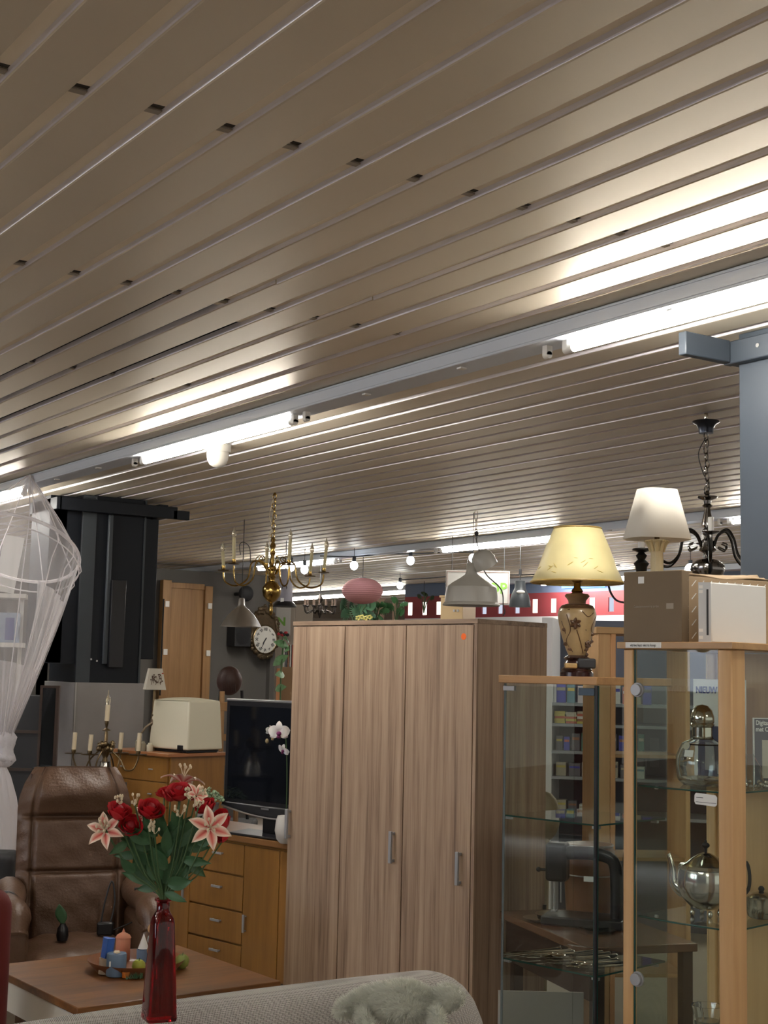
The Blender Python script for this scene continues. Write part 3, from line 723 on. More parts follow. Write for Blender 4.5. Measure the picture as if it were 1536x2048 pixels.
# things seen through the netting
ws = thing('white_shelf_unit', P(-2, 1300, 11.3)*1, RZC+.15, 'white shelf rack behind the white netting', 'shelf')
ws.location.z = 0; ws.location += RT*.10; S = 11.3/2800
for x in (-.34, .02): MB().b2((x, .27, 0), (x+.03, .3, 2.14)).build('upright', M_white, ws)
for z in (1.30, 1.745, 2.14): MB().b2((-.34, 0, z), (.09, .3, z+.035)).build('shelf', M_white, ws)
for z, xa, xb in ((1.90, .10, .26), (2.15, .17, .31)): MB().b2((xa, .1, z), (xb, .3, z+.035)).build('shelf', M_white, ws)
bx = thing('blue_box', P(22, 1286, 11.2), RZC+.15, 'pale blue and white storage box on the shelf behind the netting', 'box'); bx.location.z = 1.662
bx.location = ws.location + RT*.10*0 + Vector((0, 0, 0)); bx.location = fpt(ws.location, RZC+.15, -.06, .10, 1.781)
MB().b2((-.10, -.08, 0), (.10, .08, .24)).build('carton', mat('pale_blue_card', (.30, .38, .52, 1), rough=.6), bx, bevel=.003)
MB().b2((.0, -.084, .02), (.07, -.0805, .20)).build('printed_panel', mat('blue_print', (.06, .09, .30, 1), rough=.6), bx)
wb_ = thing('white_board', fpt(ws.location, RZC+.15, -.06, .06, 2.176), RZC+.15, 'slanting white board on top of the shelf behind the netting', 'board')
MB().box((.0, 0, .24), (.16, .02, .46), Euler((0, .14, 0))).build('board', M_paper, wb_)
# dark furniture behind the netting
dc = thing('black_cabinet', L(P(60, 1500, 8.3).dot(RT), 8.30, 0), RZC, 'black low cabinet below the column and behind the netting', 'cabinet')
MB().b2((.03, 0, 0), (.27, .20, .985)).build('body', M_blackm, dc, bevel=.004)
MB().b2((.02, -.01, .985), (.28, .21, 1.01)).build('top_board', mat('dark_top', (.035, .04, .04, 1), rough=.35), dc, bevel=.003)
mr = thing('framed_mirror', fpt(dc.location, RZC, .06, .10, 1.0105), RZC, 'dark standing mirror with slim brown frame behind the netting', 'mirror')
MB().b2((-.03, 0, 0), (.06, .012, .46)).build('mirror_glass', mat('dark_mirror', (.05, .055, .06, 1), rough=.1, metal=.8), mr)
for a in (((-.04, -.008, 0), (-.025, .02, .46)), ((.055, -.012, 0), (.075, .02, .46))): MB().b2(*a).build('frame_side', mat('brown_frame', (.05, .028, .02, 1), rough=.5), mr)
MB().b2((-.04, -.008, .46), (.075, .02, .475)).build('frame_top', mat('brown_frame', (.05, .028, .02, 1), rough=.5), mr)
bkc = thing('dark_bookcase', L(P(-45, 1500, 9.5).dot(RT), 9.5, 0), RZC, 'near black tall cabinet in the shadows behind the netting', 'cabinet')
MB().b2((0, 0, 0), (.50, .30, 1.40)).build('carcass', M_blackm, bkc, bevel=.004)
for z in (.9, 1.15): MB().b2((.02, -.01, z), (.48, .0, z+.02)).build('shelf_edge', mat('dark_brown_edge', (.04, .025, .018, 1), rough=.5), bkc)
dk = thing('dark_sofa', L(P(6, 1700, 6.9).dot(RT), 6.95, 0), RZC, 'near black seat back at the left edge beside the leather armchair', 'armchair')
MB().b2((-.30, -.1, .3), (.06, .12, .70)).build('backrest', M_blackm, dk, bevel=.04, seg=4)
MB().b2((-.30, -.5, 0), (.06, .1, .35)).build('seat', M_blackm, dk, bevel=.03, seg=3)
ra = thing('red_armchair', L(P(-40, 1800, 4.75).dot(RT), 4.75, 0), RZC+.15, 'dark red upholstered chair side cut by the left edge', 'armchair')
M_redf = mat('red_velour', (.10, .008, .006, 1), rough=.85, sheen=.0, var=.15)
m = MB().prism([(-.30, -.05), (.10, -.05), (.10, .12), (-.30, .12)], .10, .86)
m.build('side', M_redf, ra, bevel=.07, seg=5)
MB().b2((-.34, -.03, .25), (-.05, -.4, .45)).build('seat', M_redf, ra, bevel=.04, seg=3)
MB().b2((-.3, 0, 0), (.08, .1, .11)).build('plinth', M_blackm, ra)
# ================================================================== leather armchair
AC = L(P(150, 1700, 6.35).dot(RT), 6.35, 0)
ac = thing('leather_armchair', AC, RZC+.33, 'tan leather high back recliner armchair behind the coffee table', 'armchair')
def backf(u, v):   # u across, v up
    z = .40+.75*v; w0 = .275-.02*v-.06*max(0, v-.8)/.2*abs(2*u-1)
    half = (.25 if v < .75 else .25-.07*((v-.75)/.25)**2)
    x = (2*u-1)*half; e = abs(2*u-1)
    pad = .06*(1-e**6) * (1 + .9*math.exp(-((v-.86)/.10)**2)*(1-e**8)*1.0 + .25*math.exp(-((v-.60)/.16)**2) + .2*math.exp(-((v-.25)/.15)**2))
    pad -= .045*math.exp(-((v-.715)/.012)**2)*(1-e**4) + .028*math.exp(-((v-.40)/.012)**2)*(1-e**4) 
    pad -= .03*math.exp(-((e-.74)/.022)**2)
    wr_ = .006*math.sin(v*75+e*12)*max(0, e-.76)*4 + .0025*math.sin(v*41+u*9)*math.sin(u*17)
    lean = .10*v
    return (x, lean-pad-wr_, z)
MB().surf(backf, 56, 84).build('backrest', M_leather, ac, sub=1, ang=180)
m = MB().surf(lambda u, v: ((2*u-1)*(.25 if v < .75 else .25-.07*((v-.75)/.25)**2), .10*v+.09*math.sin(PI*u)**.5, .40+.75*v*.995), 20, 20); m.build('back_shell', M_leather, ac)
m = MB().tube([(-.21+.012*math.sin(k*.4), -.025+.10*k/20, .42+.70*k/20) for k in range(21)], .004, 6); m.build('piping', mat('dark_piping', (.05, .025, .018, 1), rough=.6), ac)
def seatf(u, v): e = abs(2*u-1); return ((2*u-1)*.225, -.52+.56*v, .40+.05*(1-e**4)*(1-(abs(2*v-1))**6)+.004*math.sin(u*21)*math.sin(v*13))
m = MB().surf(seatf, 24, 24); m.build('seat_cushion', M_leather, ac, ang=180)
MB().b2((-.225, -.50, .22), (.225, .04, .405)).build('seat_base', M_leather, ac, bevel=.03, seg=3)
for s_ in (-1, 1):
    # padded arm: rounded front roll, sloping back
    path = [(s_*.275, .02, .62), (s_*.28, -.15, .61), (s_*.285, -.33, .59), (s_*.285, -.44, .565), (s_*.285, -.48, .51)]
    m = MB().tube(smoothpath(path, 5), [.062+.010*math.sin(i*.6) for i in range(21)], 14)
    m.build('armrest', M_leather, ac, ang=180)
    MB().prism([(-.058, -.50), (.058, -.50), (.058, 0.02), (-.058, .02)], .12, .55, Matrix.Translation((s_*.285, 0, 0))).build('arm_side', M_leather, ac, bevel=.035, seg=4)
    MB().tube(smoothpath([(s_*.29-.05, -.20, .645), (s_*.29, -.24, .65), (s_*.29+.03, -.30, .63), (s_*.29+.065, -.36, .57)]), .008, 6).build('strap', M_black, ac)
MB().cyl((0, 0, .12), (0, 0, .24), .05).build('swivel_post', M_black, ac)
for k in range(5):
    a = k*2*PI/5; MB().tube([(0, 0, .12), (.28*math.cos(a), .28*math.sin(a)-.2*0, .03)], [.025, .018], 8).build('foot', M_black, ac)
# leather bag with cable on seat
bg = thing('black_handset', fpt(AC, RZC+.33, .12, -.20, .455), RZC, 'black gadget with looped straps leaning on the armchair seat', 'device')
MB().b2((-.035, -.02, 0), (.035, .02, .055)).build('body', M_black, bg, bevel=.008)
MB().tube(smoothpath([(-.02, 0, .05), (-.01, .02, .14), (.01, .05, .22), (.03, .03, .14), (.02, 0, .05)]), .004, 6).build('strap', M_blackm, bg)
MB().tube(smoothpath([(.03, 0, .02), (.10, .0, .05), (.18, -.02, .09), (.27, -.02, .11)]), .003, 6).build('cable', M_blackm, bg)
gp = thing('green_vase', fpt(AC, RZC+.33, -.07, -.28, .455), RZC, 'dark little bottle holding a green leaf on the armchair seat', 'bottle')
MB().lathe([(.022, 0), (.026, .02), (.022, .05), (.012, .065), (.012, .07)], 14).build('bottle', M_black, gp)
MB().surf(lambda u, v: ((u-.5)*.05*math.sin(PI*max(.02, v))+.0-.02*v, 0, .06+.09*v), 4, 8).build('leaf', M_leaf, gp, solid=.002)

# candelabrum-style fitting behind the armchair
cd = thing('candle_chandelier', L(P(209, 1545, 7.5).dot(RT), 7.5, 0), RZC, 'five armed candle fitting with drip pans standing behind the armchair', 'chandelier')
zb = 1.6-(1545-1333)*7.5/2800
K = 7.5/2800
def zc_(py): return 1.6-(py-1333)*K
MB().lathe([(.05, zc_(1560)), (.045, zc_(1545)), (.03, zc_(1520)), (.03, zc_(1517))], 18, fl=lambda a, z: 1+.04*math.cos(12*a)).build('glass_bell', M_silver, cd)
MB().lathe([(.018, zc_(1518)), (.012, zc_(1510)), (.026, zc_(1500)), (.03, zc_(1492)), (.018, zc_(1484)), (.010, zc_(1478)), (.010, zc_(1464)), (.007, zc_(1458)), (.022, zc_(1457)), (.022, zc_(1456)), (.005, zc_(1452)), (.008, zc_(1446)), (.011, zc_(1442)), (.010, zc_(1438))], 18).build('stem', M_dbrass, cd)
MB().cyl((0, 0, zc_(1438)), (.003, 0, zc_(1407)), .0125).build('candle_sleeve', M_ivory, cd)
MB().lathe([(.008, 0), (.014, .02), (.012, .035), (.004, .055), (.003, .075), (.0005, .08)], 12, c=(.003, 0, zc_(1407))).build('bulb', M_bulbg, cd)
xs_ = [(-62, 1495, -.01, 1462, 0), (-24, 1496, -.09, 1464, 0), (22, 1490, .10, 1462, 0), (66, 1493, -.02, 1460, 0), (34, 1500, -.12, 1466, 1)]
for i, (dx, py, y, top, hid) in enumerate(xs_[:4]):
    x = dx*K; z = zc_(py+8)
    a = MB().tube(smoothpath([(x*.08, y*.1, zc_(1490)), (x*.45, y*.5, zc_(1512)), (x*.62, y*.7, zc_(1532)), (x*.86, y*.9, zc_(1531)), (x, y, zc_(1512)), (x, y, zc_(1502))]), .0042, 7).build('arm', M_dbrass, cd)
    MB().lathe([(.0005, 0), (.045, .003), (.047, .007), (.01, .006)], 20, c=(x, y, zc_(1504))).build('drip_pan', M_dbrass if i != 9 else M_brass, a)
    MB().lathe([(.010, 0), (.013, .012), (.011, .022)], 12, c=(x, y, zc_(1502))).build('socket', M_dbrass, a)
    MB().cyl((x, y, zc_(1495)), (x+.006*(-1)**i*0+.004, y, zc_(top)), .0115).build('candle_sleeve', M_ivory, a)
m = MB()
for i in range(14): m.sphere((.035*math.cos(i*2.4), .03*math.sin(i*2.4), zc_(1488-6*math.sin(i))), .016, (1, 1, 1), 8)
m.build('leaf_ornament', M_dbrass, cd)
st = thing('side_table', L(cd.location.dot(RT), 7.5, 0), RZC, 'small dark side table hidden behind the armchair', 'table')
MB().b2((-.10, -.12, zc_(1560)-.025), (.10, .12, zc_(1560)-.001)).build('tabletop', M_blackm, st)
for x in (-.08, .08):
    for y in (-.10, .10): MB().cyl((x, y, 0), (x, y, zc_(1560)-.02), .012).build('leg', M_blackm, st)

# ================================================================== coffee table
def onz(px, py, z):
    v = _toworld(Vector(((px-768)/FPX, (py-1024)/FPX, 1.0))); return Vector((0, 0, EYE))+v*((z-EYE)/v.z)
TZ = .52
c_near, c_left, c_right = onz(155, 2016, TZ), onz(4, 1928, TZ), onz(562, 1962, TZ)
e1 = (c_right-c_near); e2 = (c_left-c_near); ang = math.atan2(e1.y, e1.x)
WX = e1.length; WY = abs(e2.dot(Vector((-math.sin(ang), math.cos(ang), 0))))
tb = thing('coffee_table', (c_near.x, c_near.y, 0), ang, 'coffee table with stained wooden top and cream painted legs', 'table')
MB().b2((0, 0, TZ-.026), (WX, WY, TZ)).build('tabletop', M_table, tb, bevel=.003)
MB().b2((.03, .03, TZ-.14), (WX-.03, .05, TZ-.026)).build('apron', M_tpaint, tb)
MB().b2((.03, WY-.05, TZ-.14), (WX-.03, WY-.03, TZ-.026)).build('apron', M_tpaint, tb)
MB().b2((.03, .03, TZ-.14), (.05, WY-.03, TZ-.026)).build('apron', M_tpaint, tb)
MB().b2((WX-.05, .03, TZ-.14), (WX-.03, WY-.03, TZ-.026)).build('apron', M_tpaint, tb)
for x in (.022, WX-.077):
    for y in (.022, WY-.077): MB().b2((x, y, 0), (x+.055, y+.055, TZ-.027)).build('leg', M_tpaint, tb, bevel=.003)
# tray
trc = onz(272, 1938, TZ)
tr = thing('round_tray', trc, 0, 'round reddish brown wooden tray on the coffee table', 'tray')
TR = .172
MB().lathe([(.0005, .002), (TR*.78, .002), (TR*.84, .008), (TR, .036), (TR+.003, .038), (TR+.001, .032), (TR*.84, 0), (.0005, 0)], 48).build('tray', mat('tray_wood', (.20, .075, .032, 1), rough=.3, var=.2, vscale=10), tr)
def ontray(px, py): v = onz(px, py, TZ+.012); return v
def candle(px, py, r, h, m, label, wick=True, group='candles on the tray', tilt=0):
    t = thing('pillar_candle', ontray(px, py)-Vector((0, 0, .0085)), 0, label, 'candle', group)
    MB().lathe([(r*.96, 0), (r, .003), (r, h-.003), (r*.95, h), (r*.8, h-.003), (.0005, h-.004)], 28).build('wax', m, t)
    if wick: MB().cyl((0, 0, h-.004), (.001, 0, h+.006), .0012, seg=6).build('wick', M_ivory, t)
    return t
M_cb = mat('grey_blue_wax', (.13, .20, .30, 1), rough=.5, sss=.1); M_cbb = mat('bright_blue_wax', (.04, .12, .42, 1), rough=.45, sss=.1); M_cs = mat('salmon_wax', (.48, .19, .11, 1), rough=.5, sss=.1); M_cc = mat('ivory_wax', (.48, .40, .30, 1), rough=.5)
c = candle(232, 1946, .035, .077, M_cb, 'thick grey blue pillar candle with white sticker at front of tray')
MB().box((0, 0, 0), (.010, .001, .018)).build('sticker', M_paper, c).location = RT*(-.015)-FW*.0325+Vector((0, 0, .045))
MB().lathe([(.0005, .078), (.012, .078), (.010, .084), (.0005, .086)], 14).build('wax_stub', M_ivory, c)
c = thing('pillar_candle', ontray(209, 1942)-Vector((0, 0, .0085)), RZC, 'tall bright blue over cream heart topped candle at left of tray', 'candle', 'candles on the tray')
MB().lathe([(.022, 0), (.020, .055)], 18, c=(0, 0, 0)).build('cream_foot', M_cc, c)
hp = []
for i in range(28):
    a = 2*PI*i/28; hp.append((.016*math.sin(a)**3*1.35+.0, (.013*math.cos(a)-.005*math.cos(2*a)-.002*math.cos(3*a))*1.4))
Mt = Matrix.Translation((.004, 0, .055)) @ Matrix.Rotation(.10, 4, 'Y')
MB().prism(hp, 0, .068, Mt).build('heart_column', M_cbb, c)
c = candle(245, 1916, .027, .085, M_cs, 'salmon pink pillar candle with pointed top at the back of the tray', False)
MB().lathe([(.029, .082), (.024, .092), (.006, .102), (.001, .115)], 20).build('melted_tip', M_cs, c)
c = thing('candle_cup', ontray(285, 1919)-Vector((0, 0, .0085)), 0, 'small grey blue candle cup behind the apple', 'candle')
MB().lathe([(.020, 0), (.022, .003), (.023, .045), (.020, .045), (.019, .02), (.0005, .02)], 20).build('cup', M_cb, c)
MB().lathe([(.02, .046), (.006, .085), (.001, .10)], 14, c=(.006, .01, 0)).build('cone', M_paper, c)
c = thing('stacked_bead_candle', ontray(306, 1932)-Vector((0, 0, .0085)), 0, 'stack of round wooden and pale blue beads half behind the red vase', 'ornament')
for i, (z, m_) in enumerate(((.022, M_cb), (.062, mat('bead_wood', (.42, .23, .11, 1), rough=.4)), (.102, mat('bead_blue', (.32, .38, .38, 1), rough=.5)), (.140, M_ivory))):
    MB().sphere((0, 0, z), .025, (1, 1, .88)).build('bead', m_ if i < 3 else mat('bead_pale_wood', (.55, .33, .16, 1), rough=.4), c)
def apple(px, py, r, m_, label):
    t = thing('apple', ontray(px, py)-Vector((0, 0, .0095)), 0, label, 'fruit', 'fruit on the tray')
    MB().lathe([(.0005, .1*r), (.45*r, 0), (.85*r, .4*r), (1.0*r, 1.0*r), (.88*r, 1.5*r), (.5*r, 1.82*r), (.15*r, 1.75*r), (.0005, 1.6*r)], 20).build('flesh', m_, t)
    MB().tube([(0, 0, 1.6*r), (.1*r, 0, 2.1*r)], .0015, 5).build('stalk', M_stem, t)
M_ag = mat('green_apple', (.33, .36, .05, 1), rough=.3, var=.3, vscale=20)
apple(277, 1941, .025, M_ag, 'yellow green apple in the middle of the tray')
apple(364, 1931, .026, mat('green_leaf_fruit', (.20, .24, .05, 1), rough=.5, var=.4, vscale=30), 'green fruit lying at the right end of the tray')
c = candle(252, 1950, .014, .02, mat('amber_glass', (.45, .13, .02, 1), rough=.2), 'little amber glass tealight in front of the apple', False, 'small glasses on tray')
MB().tube(smoothpath([(-.02, 0, .022), (0, .006, .024), (.02, 0, .022)]), .002, 6).build('gold_rim', M_brass, c)
hb = thing('fir_sprig', ontray(270, 1953)-Vector((0, 0, .008)), 0, 'little dark green artificial sprig at the front of the tray', 'sprig')
m = MB()
for i in range(60):
    a = rnd.uniform(0, 2*PI); r = rnd.uniform(0, .035); p = Vector((r*math.cos(a), r*math.sin(a)*.5, .002)); m.tube([p, p+Vector((rnd.uniform(-.01, .01), rnd.uniform(-.01, .01), rnd.uniform(.008, .02)))], [.0015, .0003], 4)
m.build('needles', M_leaf, hb)

# ================================================================== foreground sofa and plush toy
SZ = .875
pL = onz(190, 2062, SZ); pR = onz(880, 1966, SZ); dS = (pR-pL); dS.z = 0; aS = math.atan2(dS.y, dS.x); LS = dS.length
def sofa_fabric():
    m, nt, b = _new('grey_mesh_fabric'); tc = nt.nodes.new('ShaderNodeTexCoord'); mp = nt.nodes.new('ShaderNodeMapping'); mp.inputs['Scale'].default_value = (1, 1, 1)
    mp.inputs['Rotation'].default_value = (0, 0, .25)
    nt.links.new(tc.outputs['Object'], mp.inputs[0]); outs = []
    for d_ in ('X', 'Y', 'Z'):
        wv = nt.nodes.new('ShaderNodeTexWave'); wv.bands_direction = d_; wv.inputs['Scale'].default_value = 85; wv.inputs['Distortion'].default_value = .4; nt.links.new(mp.outputs[0], wv.inputs[0]); outs.append(wv)
    mu = nt.nodes.new('ShaderNodeMath'); mu.operation = 'MULTIPLY'; nt.links.new(outs[0].outputs['Fac'], mu.inputs[0])
    ad = nt.nodes.new('ShaderNodeMath'); ad.operation = 'MAXIMUM'; nt.links.new(outs[1].outputs['Fac'], ad.inputs[0]); nt.links.new(outs[2].outputs['Fac'], ad.inputs[1]); nt.links.new(ad.outputs[0], mu.inputs[1])
    cr = nt.nodes.new('ShaderNodeValToRGB'); cr.color_ramp.elements[0].color = (.42, .39, .36, 1); cr.color_ramp.elements[1].color = (.13, .12, .112, 1); cr.color_ramp.elements[0].position = .25; cr.color_ramp.elements[1].position = .8
    nt.links.new(mu.outputs[0], cr.inputs[0]); nt.links.new(cr.outputs[0], b.inputs['Base Color'])
    bp = nt.nodes.new('ShaderNodeBump'); bp.invert = True; bp.inputs['Distance'].default_value = .003; bp.inputs['Strength'].default_value = .7; nt.links.new(mu.outputs[0], bp.inputs['Height']); nt.links.new(bp.outputs[0], b.inputs['Normal'])
    b.inputs['Roughness'].default_value = .8; return m
M_sofa = sofa_fabric()
sf = thing('grey_sofa', (pL.x, pL.y, 0), aS, 'light grey mesh fabric sofa back in the foreground', 'sofa')
Mz = Matrix.Identity(4)
LB = LS+.20; T2 = .20
def sofab(u, v):
    # outer skin of the back: superellipse loop swept along length, closing at the right end
    s_ = u; x = -1.1+(LB+1.1)*s_
    endr = .17; tail = max(0, (x-(LB-endr))/endr); hgt = math.sqrt(max(0, 1-tail**2.2))
    a = -PI/2+2*PI*v; ca, sa = math.cos(a), math.sin(a)
    n = 3.0; rx = abs(ca)**(2/n)*(1 if ca > 0 else -1); rz = abs(sa)**(2/n)*(1 if sa > 0 else -1)
    yc = .10; topz = SZ+.012*math.sin((x+.3)*2.2)-.02*math.exp(-((x+.05)/.25)**2)*0; lo = .30
    z = lo+(topz-lo)*(.5+.5*rz)
    if z > lo+.2: z = lo+.2+(z-lo-.2)*(.45+.55*hgt)
    return (x if tail <= 0 else x, yc+rx*(T2/2)*(.35+.65*hgt), z)
MB().surf(sofab, 90, 60).build('back_cushion', M_sofa, sf, ang=180)
MB().b2((-1.1, .02, .05), (LB-.05, .85, .42)).build('seat_base', M_sofa, sf, bevel=.04, seg=3) if False else MB().b2((-1.1, -.80, .08), (LB-.03, .02, .40)).build('seat_base', M_sofa, sf, bevel=.05, seg=4)
for x in (-1.0, LB-.15):
    for y in (-.7, .1): MB().cyl((x, y, 0), (x, y, .12), .02).build('foot', M_black, sf)

# plush animal draped on the sofa back
zP = SZ+.012
pc = onz(800, 2010, zP)
pl = thing('plush_toy', pc, RZC, 'pale grey green plush animal lying on the sofa back', 'toy')
K = pc.dot(FW)/2800
M_pl = mat('plush_fabric', (.62, .63, .55, 1), rough=.95, var=.12, vscale=40, sheen=.6)
body = [(-118, 18, 12), (-95, 12, 17), (-60, 2, 26), (-20, -6, 32), (20, -4, 32), (52, 2, 24), (62, 2, 18), (80, -6, 22), (98, -10, 24), (108, -10, 18)]
pts = [Vector((x*K, .012+.0*x, .004-y*K*.9)) for x, y, r in body]; rad = [r*K for x, y, r in body]
sm_p = smoothpath(pts, 4); rr_ = []
for i in range(len(body)-1):
    for k in range(4): t_ = k/4; rr_.append(rad[i]*(1-t_)+rad[i+1]*t_)
rr_.append(rad[-1])
def plush_mesh(mb):
    mb.tube(sm_p, rr_, 16)
    mb.sphere((104*K, .01, 14*K), 20*K, (1, .9, .9)); mb.sphere((-112*K, 0, -14*K), 13*K, (1.1, .9, .8))
    mb.tube(smoothpath([(-70*K, -.02, -10*K), (-60*K, -.06, -34*K), (-50*K, -.08, -52*K)]), 13*K, 12)
    mb.tube(smoothpath([(66*K, -.02, -4*K), (72*K, -.06, -18*K), (78*K, -.075, -34*K)]), 12*K, 12)
    mb.sphere((0, -.01, -6*K), 34*K, (1.6, .9, .75)); return mb
bo = plush_mesh(MB()).build('body', M_pl, pl, ang=180)
rm = bo.modifiers.new('remesh', 'REMESH'); rm.mode = 'VOXEL'; rm.voxel_size = .006; rm.use_smooth_shade = True
dg = bpy.context.evaluated_depsgraph_get(); me = bpy.data.meshes.new_from_object(bo.evaluated_get(dg)); bo.modifiers.clear(); bo.data = me; me.name = 'body'
fr_ = random.Random(11); fb = bmesh.new(); polys = list(me.polygons)
for i in range(26000):
    p = polys[fr_.randrange(len(polys))]; n_ = p.normal; c_ = p.center+Vector((fr_.uniform(-.003, .003), fr_.uniform(-.003, .003), fr_.uniform(-.003, .003)))
    flow = Vector((-.6+.5*math.sin(c_.x*40), -.2, .3*math.sin(c_.x*60+c_.z*30))); d_ = (n_*.9+flow*.7+Vector((fr_.uniform(-.4, .4), fr_.uniform(-.4, .4), fr_.uniform(-.4, .4)))).normalized()
    t_ = n_.cross(d_); t_ = t_.normalized() if t_.length > 1e-4 else n_.orthogonal().normalized(); ln = fr_.uniform(.008, .015)
    a_ = fb.verts.new(c_+t_*.0009-n_*.001); b_ = fb.verts.new(c_-t_*.0009-n_*.001); e_ = fb.verts.new(c_+d_*ln); fb.faces.new((a_, b_, e_))
fm = bpy.data.meshes.new('fur'); fb.to_mesh(fm); fb.free(); fm.materials.append(M_pl)
fo = bpy.data.objects.new('fur', fm); C.objects.link(fo); fo.parent = pl; fo['kind'] = 'stuff'

# ================================================================== red glass vase with silk bouquet
VD = 2.98
vb = onz(318, 2032, SZ); VZ = SZ
vb = L(P(318, 2030, VD).dot(RT), VD, 0); VZ = 1.6-(2028-1338)*VD/2800+.018
vs = thing('red_glass_vase', (vb.x, vb.y, VZ), RZC+.45, 'tall square red glass vase with narrow neck standing on the sofa back', 'vase')
kv = VD/2800
M_redglass = mat('red_glass', (.42, .004, .008, 1), rough=.03, trans=.97, ior=1.45)
def sq(a, n=5): return 1/((abs(math.cos(a))**n+abs(math.sin(a))**n)**(1/n))
hv = 228*kv
pf = [(.030, 0, 8), (.0315, .004, 8), (.022, hv*.80, 6), (.0205, hv*.84, 4), (.016, hv*.88, 2.5), (.0135, hv*.90, 2), (.0135, hv*.97, 2), (.018, hv*.985, 2), (.018, hv, 2), (.014, hv, 2), (.0115, hv*.97, 2), (.0115, hv*.89, 2), (.018, hv*.82, 5), (.0275, .012, 8), (.001, .010, 2)]
m = MB(); rings = []
seg = 48
for r, z, n in pf:
    ring = []
    for k in range(seg):
        a = 2*PI*k/seg; f_ = sq(a+PI/4*0, n); arch = (-.006*math.cos(4*a)*(1 if z < .001 else 0))
        ring.append(m.b.verts.new((r*f_*math.cos(a), r*f_*math.sin(a), z)))
    rings.append(ring)
for A, B in zip(rings, rings[1:]):
    for k in range(seg): m.b.faces.new((A[k], A[(k+1) % seg], B[(k+1) % seg], B[k]))
m.b.faces.new(rings[0]); m.b.faces.new(rings[-1])
m.build('vase_body', M_redglass, vs)
bq = thing('silk_bouquet', (vb.x, vb.y, VZ), RZC, 'artificial bouquet of red roses and pink white lilies in the red vase', 'flowers')
VX, VY0 = 318, 2028
def bp_(px, py, y=0): return Vector(((px-VX)*kv-(VY0-py)*kv*.0222, y, (VY0-py)*kv*1.03))
neck = Vector((0, 0, hv*.93)); base_ = Vector((0, 0, .015))
M_rose = mat('rose_petal', (.42, .008, .014, 1), rough=.6, var=.25, vscale=60); M_rosed = mat('rose_petal_dark', (.22, .004, .01, 1), rough=.6)
def lily_mat():
    m, nt, b = _new('lily_petal'); tc = nt.nodes.new('ShaderNodeTexCoord'); sp_ = nt.nodes.new('ShaderNodeSeparateXYZ'); nt.links.new(tc.outputs['UV'], sp_.inputs[0])
    cr = nt.nodes.new('ShaderNodeValToRGB'); e = cr.color_ramp.elements; e[0].position = 0; e[0].color = (.50, .05, .05, 1); e[1].position = .72; e[1].color = (.72, .60, .48, 1); q = e.new(.22); q.color = (.62, .20, .15, 1)
    nt.links.new(sp_.outputs[0], cr.inputs[0]); nt.links.new(cr.outputs[0], b.inputs['Base Color']); b.inputs['Roughness'].default_value = .6; return m
M_lily = lily_mat()
PET = {}
def rose(c, r, tilt, az):
    c = Vector(c); R = Euler((tilt, 0, az)).to_matrix(); root = None
    core = MB().sphere(c+R @ Vector((0, 0, .1*r)), r*.42, (1, 1, 1.15), 12).build('rose', M_rosed, bq)
    k = 0
    for layer, (n, rad, hgt, open_) in enumerate(((3, .38, .62, .05), (4, .58, .56, .25), (5, .80, .46, .55))):
        for j in range(n):
            a0 = 2*PI*j/n+layer*.6+rnd.uniform(-.15, .15)
            def fn(u, v, a0=a0, rad=rad, hgt=hgt, open_=open_, n=n):
                a = a0+(u-.5)*2*PI/n*1.35; edge = 1-(abs(2*u-1))**2.6*.35
                rr = r*(rad*(.35+.65*math.sin(PI/2*min(1, v*1.3)))+open_*.35*v**3)*(1+.03*math.sin(a*5+v*4))
                z = r*(-.55+(hgt+.55)*v*edge-.12*open_*v**4)
                return c+R @ Vector((rr*math.cos(a), rr*math.sin(a), z))
            MB().surf(fn, 6, 7).build('petal', M_rose, core, ang=180)
    return core
def lily(c, r, rot):
    c = Vector(c); R = Euler(rot).to_matrix()
    core = MB().tube([c+R @ Vector((0, 0, -.6*r)), c+R @ Vector((0, 0, -.1*r))], [.003, .008], 8).build('lily', M_lily, bq)
    for j in range(6):
        a0 = j*PI/3; 
        m = MB(); uvs = []
        NU, NV = 6, 9
        def fn(u, v, a0=a0):
            w_ = .23*r*math.sin(PI*min(1, .08+.92*v))**.9*(1-.35*v)*1.25*(2*u-1); rr = r*(.06+1.0*v); z = r*(.55*v-.50*v**3)-.07*r*(1-abs(2*u-1))+.02*r*math.sin(v*14)*abs(2*u-1); 
            return c+R @ Vector((rr*math.cos(a0)-w_*math.sin(a0), rr*math.sin(a0)+w_*math.cos(a0), z))
        m.surf(fn, NU, NV); o_ = m.build('petal', M_lily, core, ang=180)
        uv = o_.data.uv_layers.new(name='UVMap')
        for lp in o_.data.loops:
            vi = lp.vertex_index; iu, iv = divmod(vi, NV+1); e_ = abs(2*iu/NU-1); uv.data[lp.index].uv = (min(1, max(.0, e_*.75+.45*(iv/NV)**3+(0.1 if iv > 6 else 0))), iv/NV)
    for j in range(6):
        a0 = j*PI/3+.3; tip = c+R @ Vector((.28*r*math.cos(a0), .28*r*math.sin(a0), .75*r))
        MB().tube(smoothpath([c, c+R @ Vector((.1*r*math.cos(a0), .1*r*math.sin(a0), .4*r)), tip], 3), .0008, 5).sphere(tip, .0028, (1, 1, 1.4), 8).build('stamen', M_ivory, core)
roses = [((240, 1643), 21, .5, 2.4), ((298, 1641), 23, .6, 2.2), ((262, 1670), 20, 1.0, 2.0), ((330, 1616), 17, .3, 2.8), ((350, 1610), 22, .5, 1.5), ((404, 1634), 18, .6, .8), ((432, 1662), 23, .9, .7), ((436, 1690), 14, 1.3, .4), ((315, 1612), 15, .4, 0)]
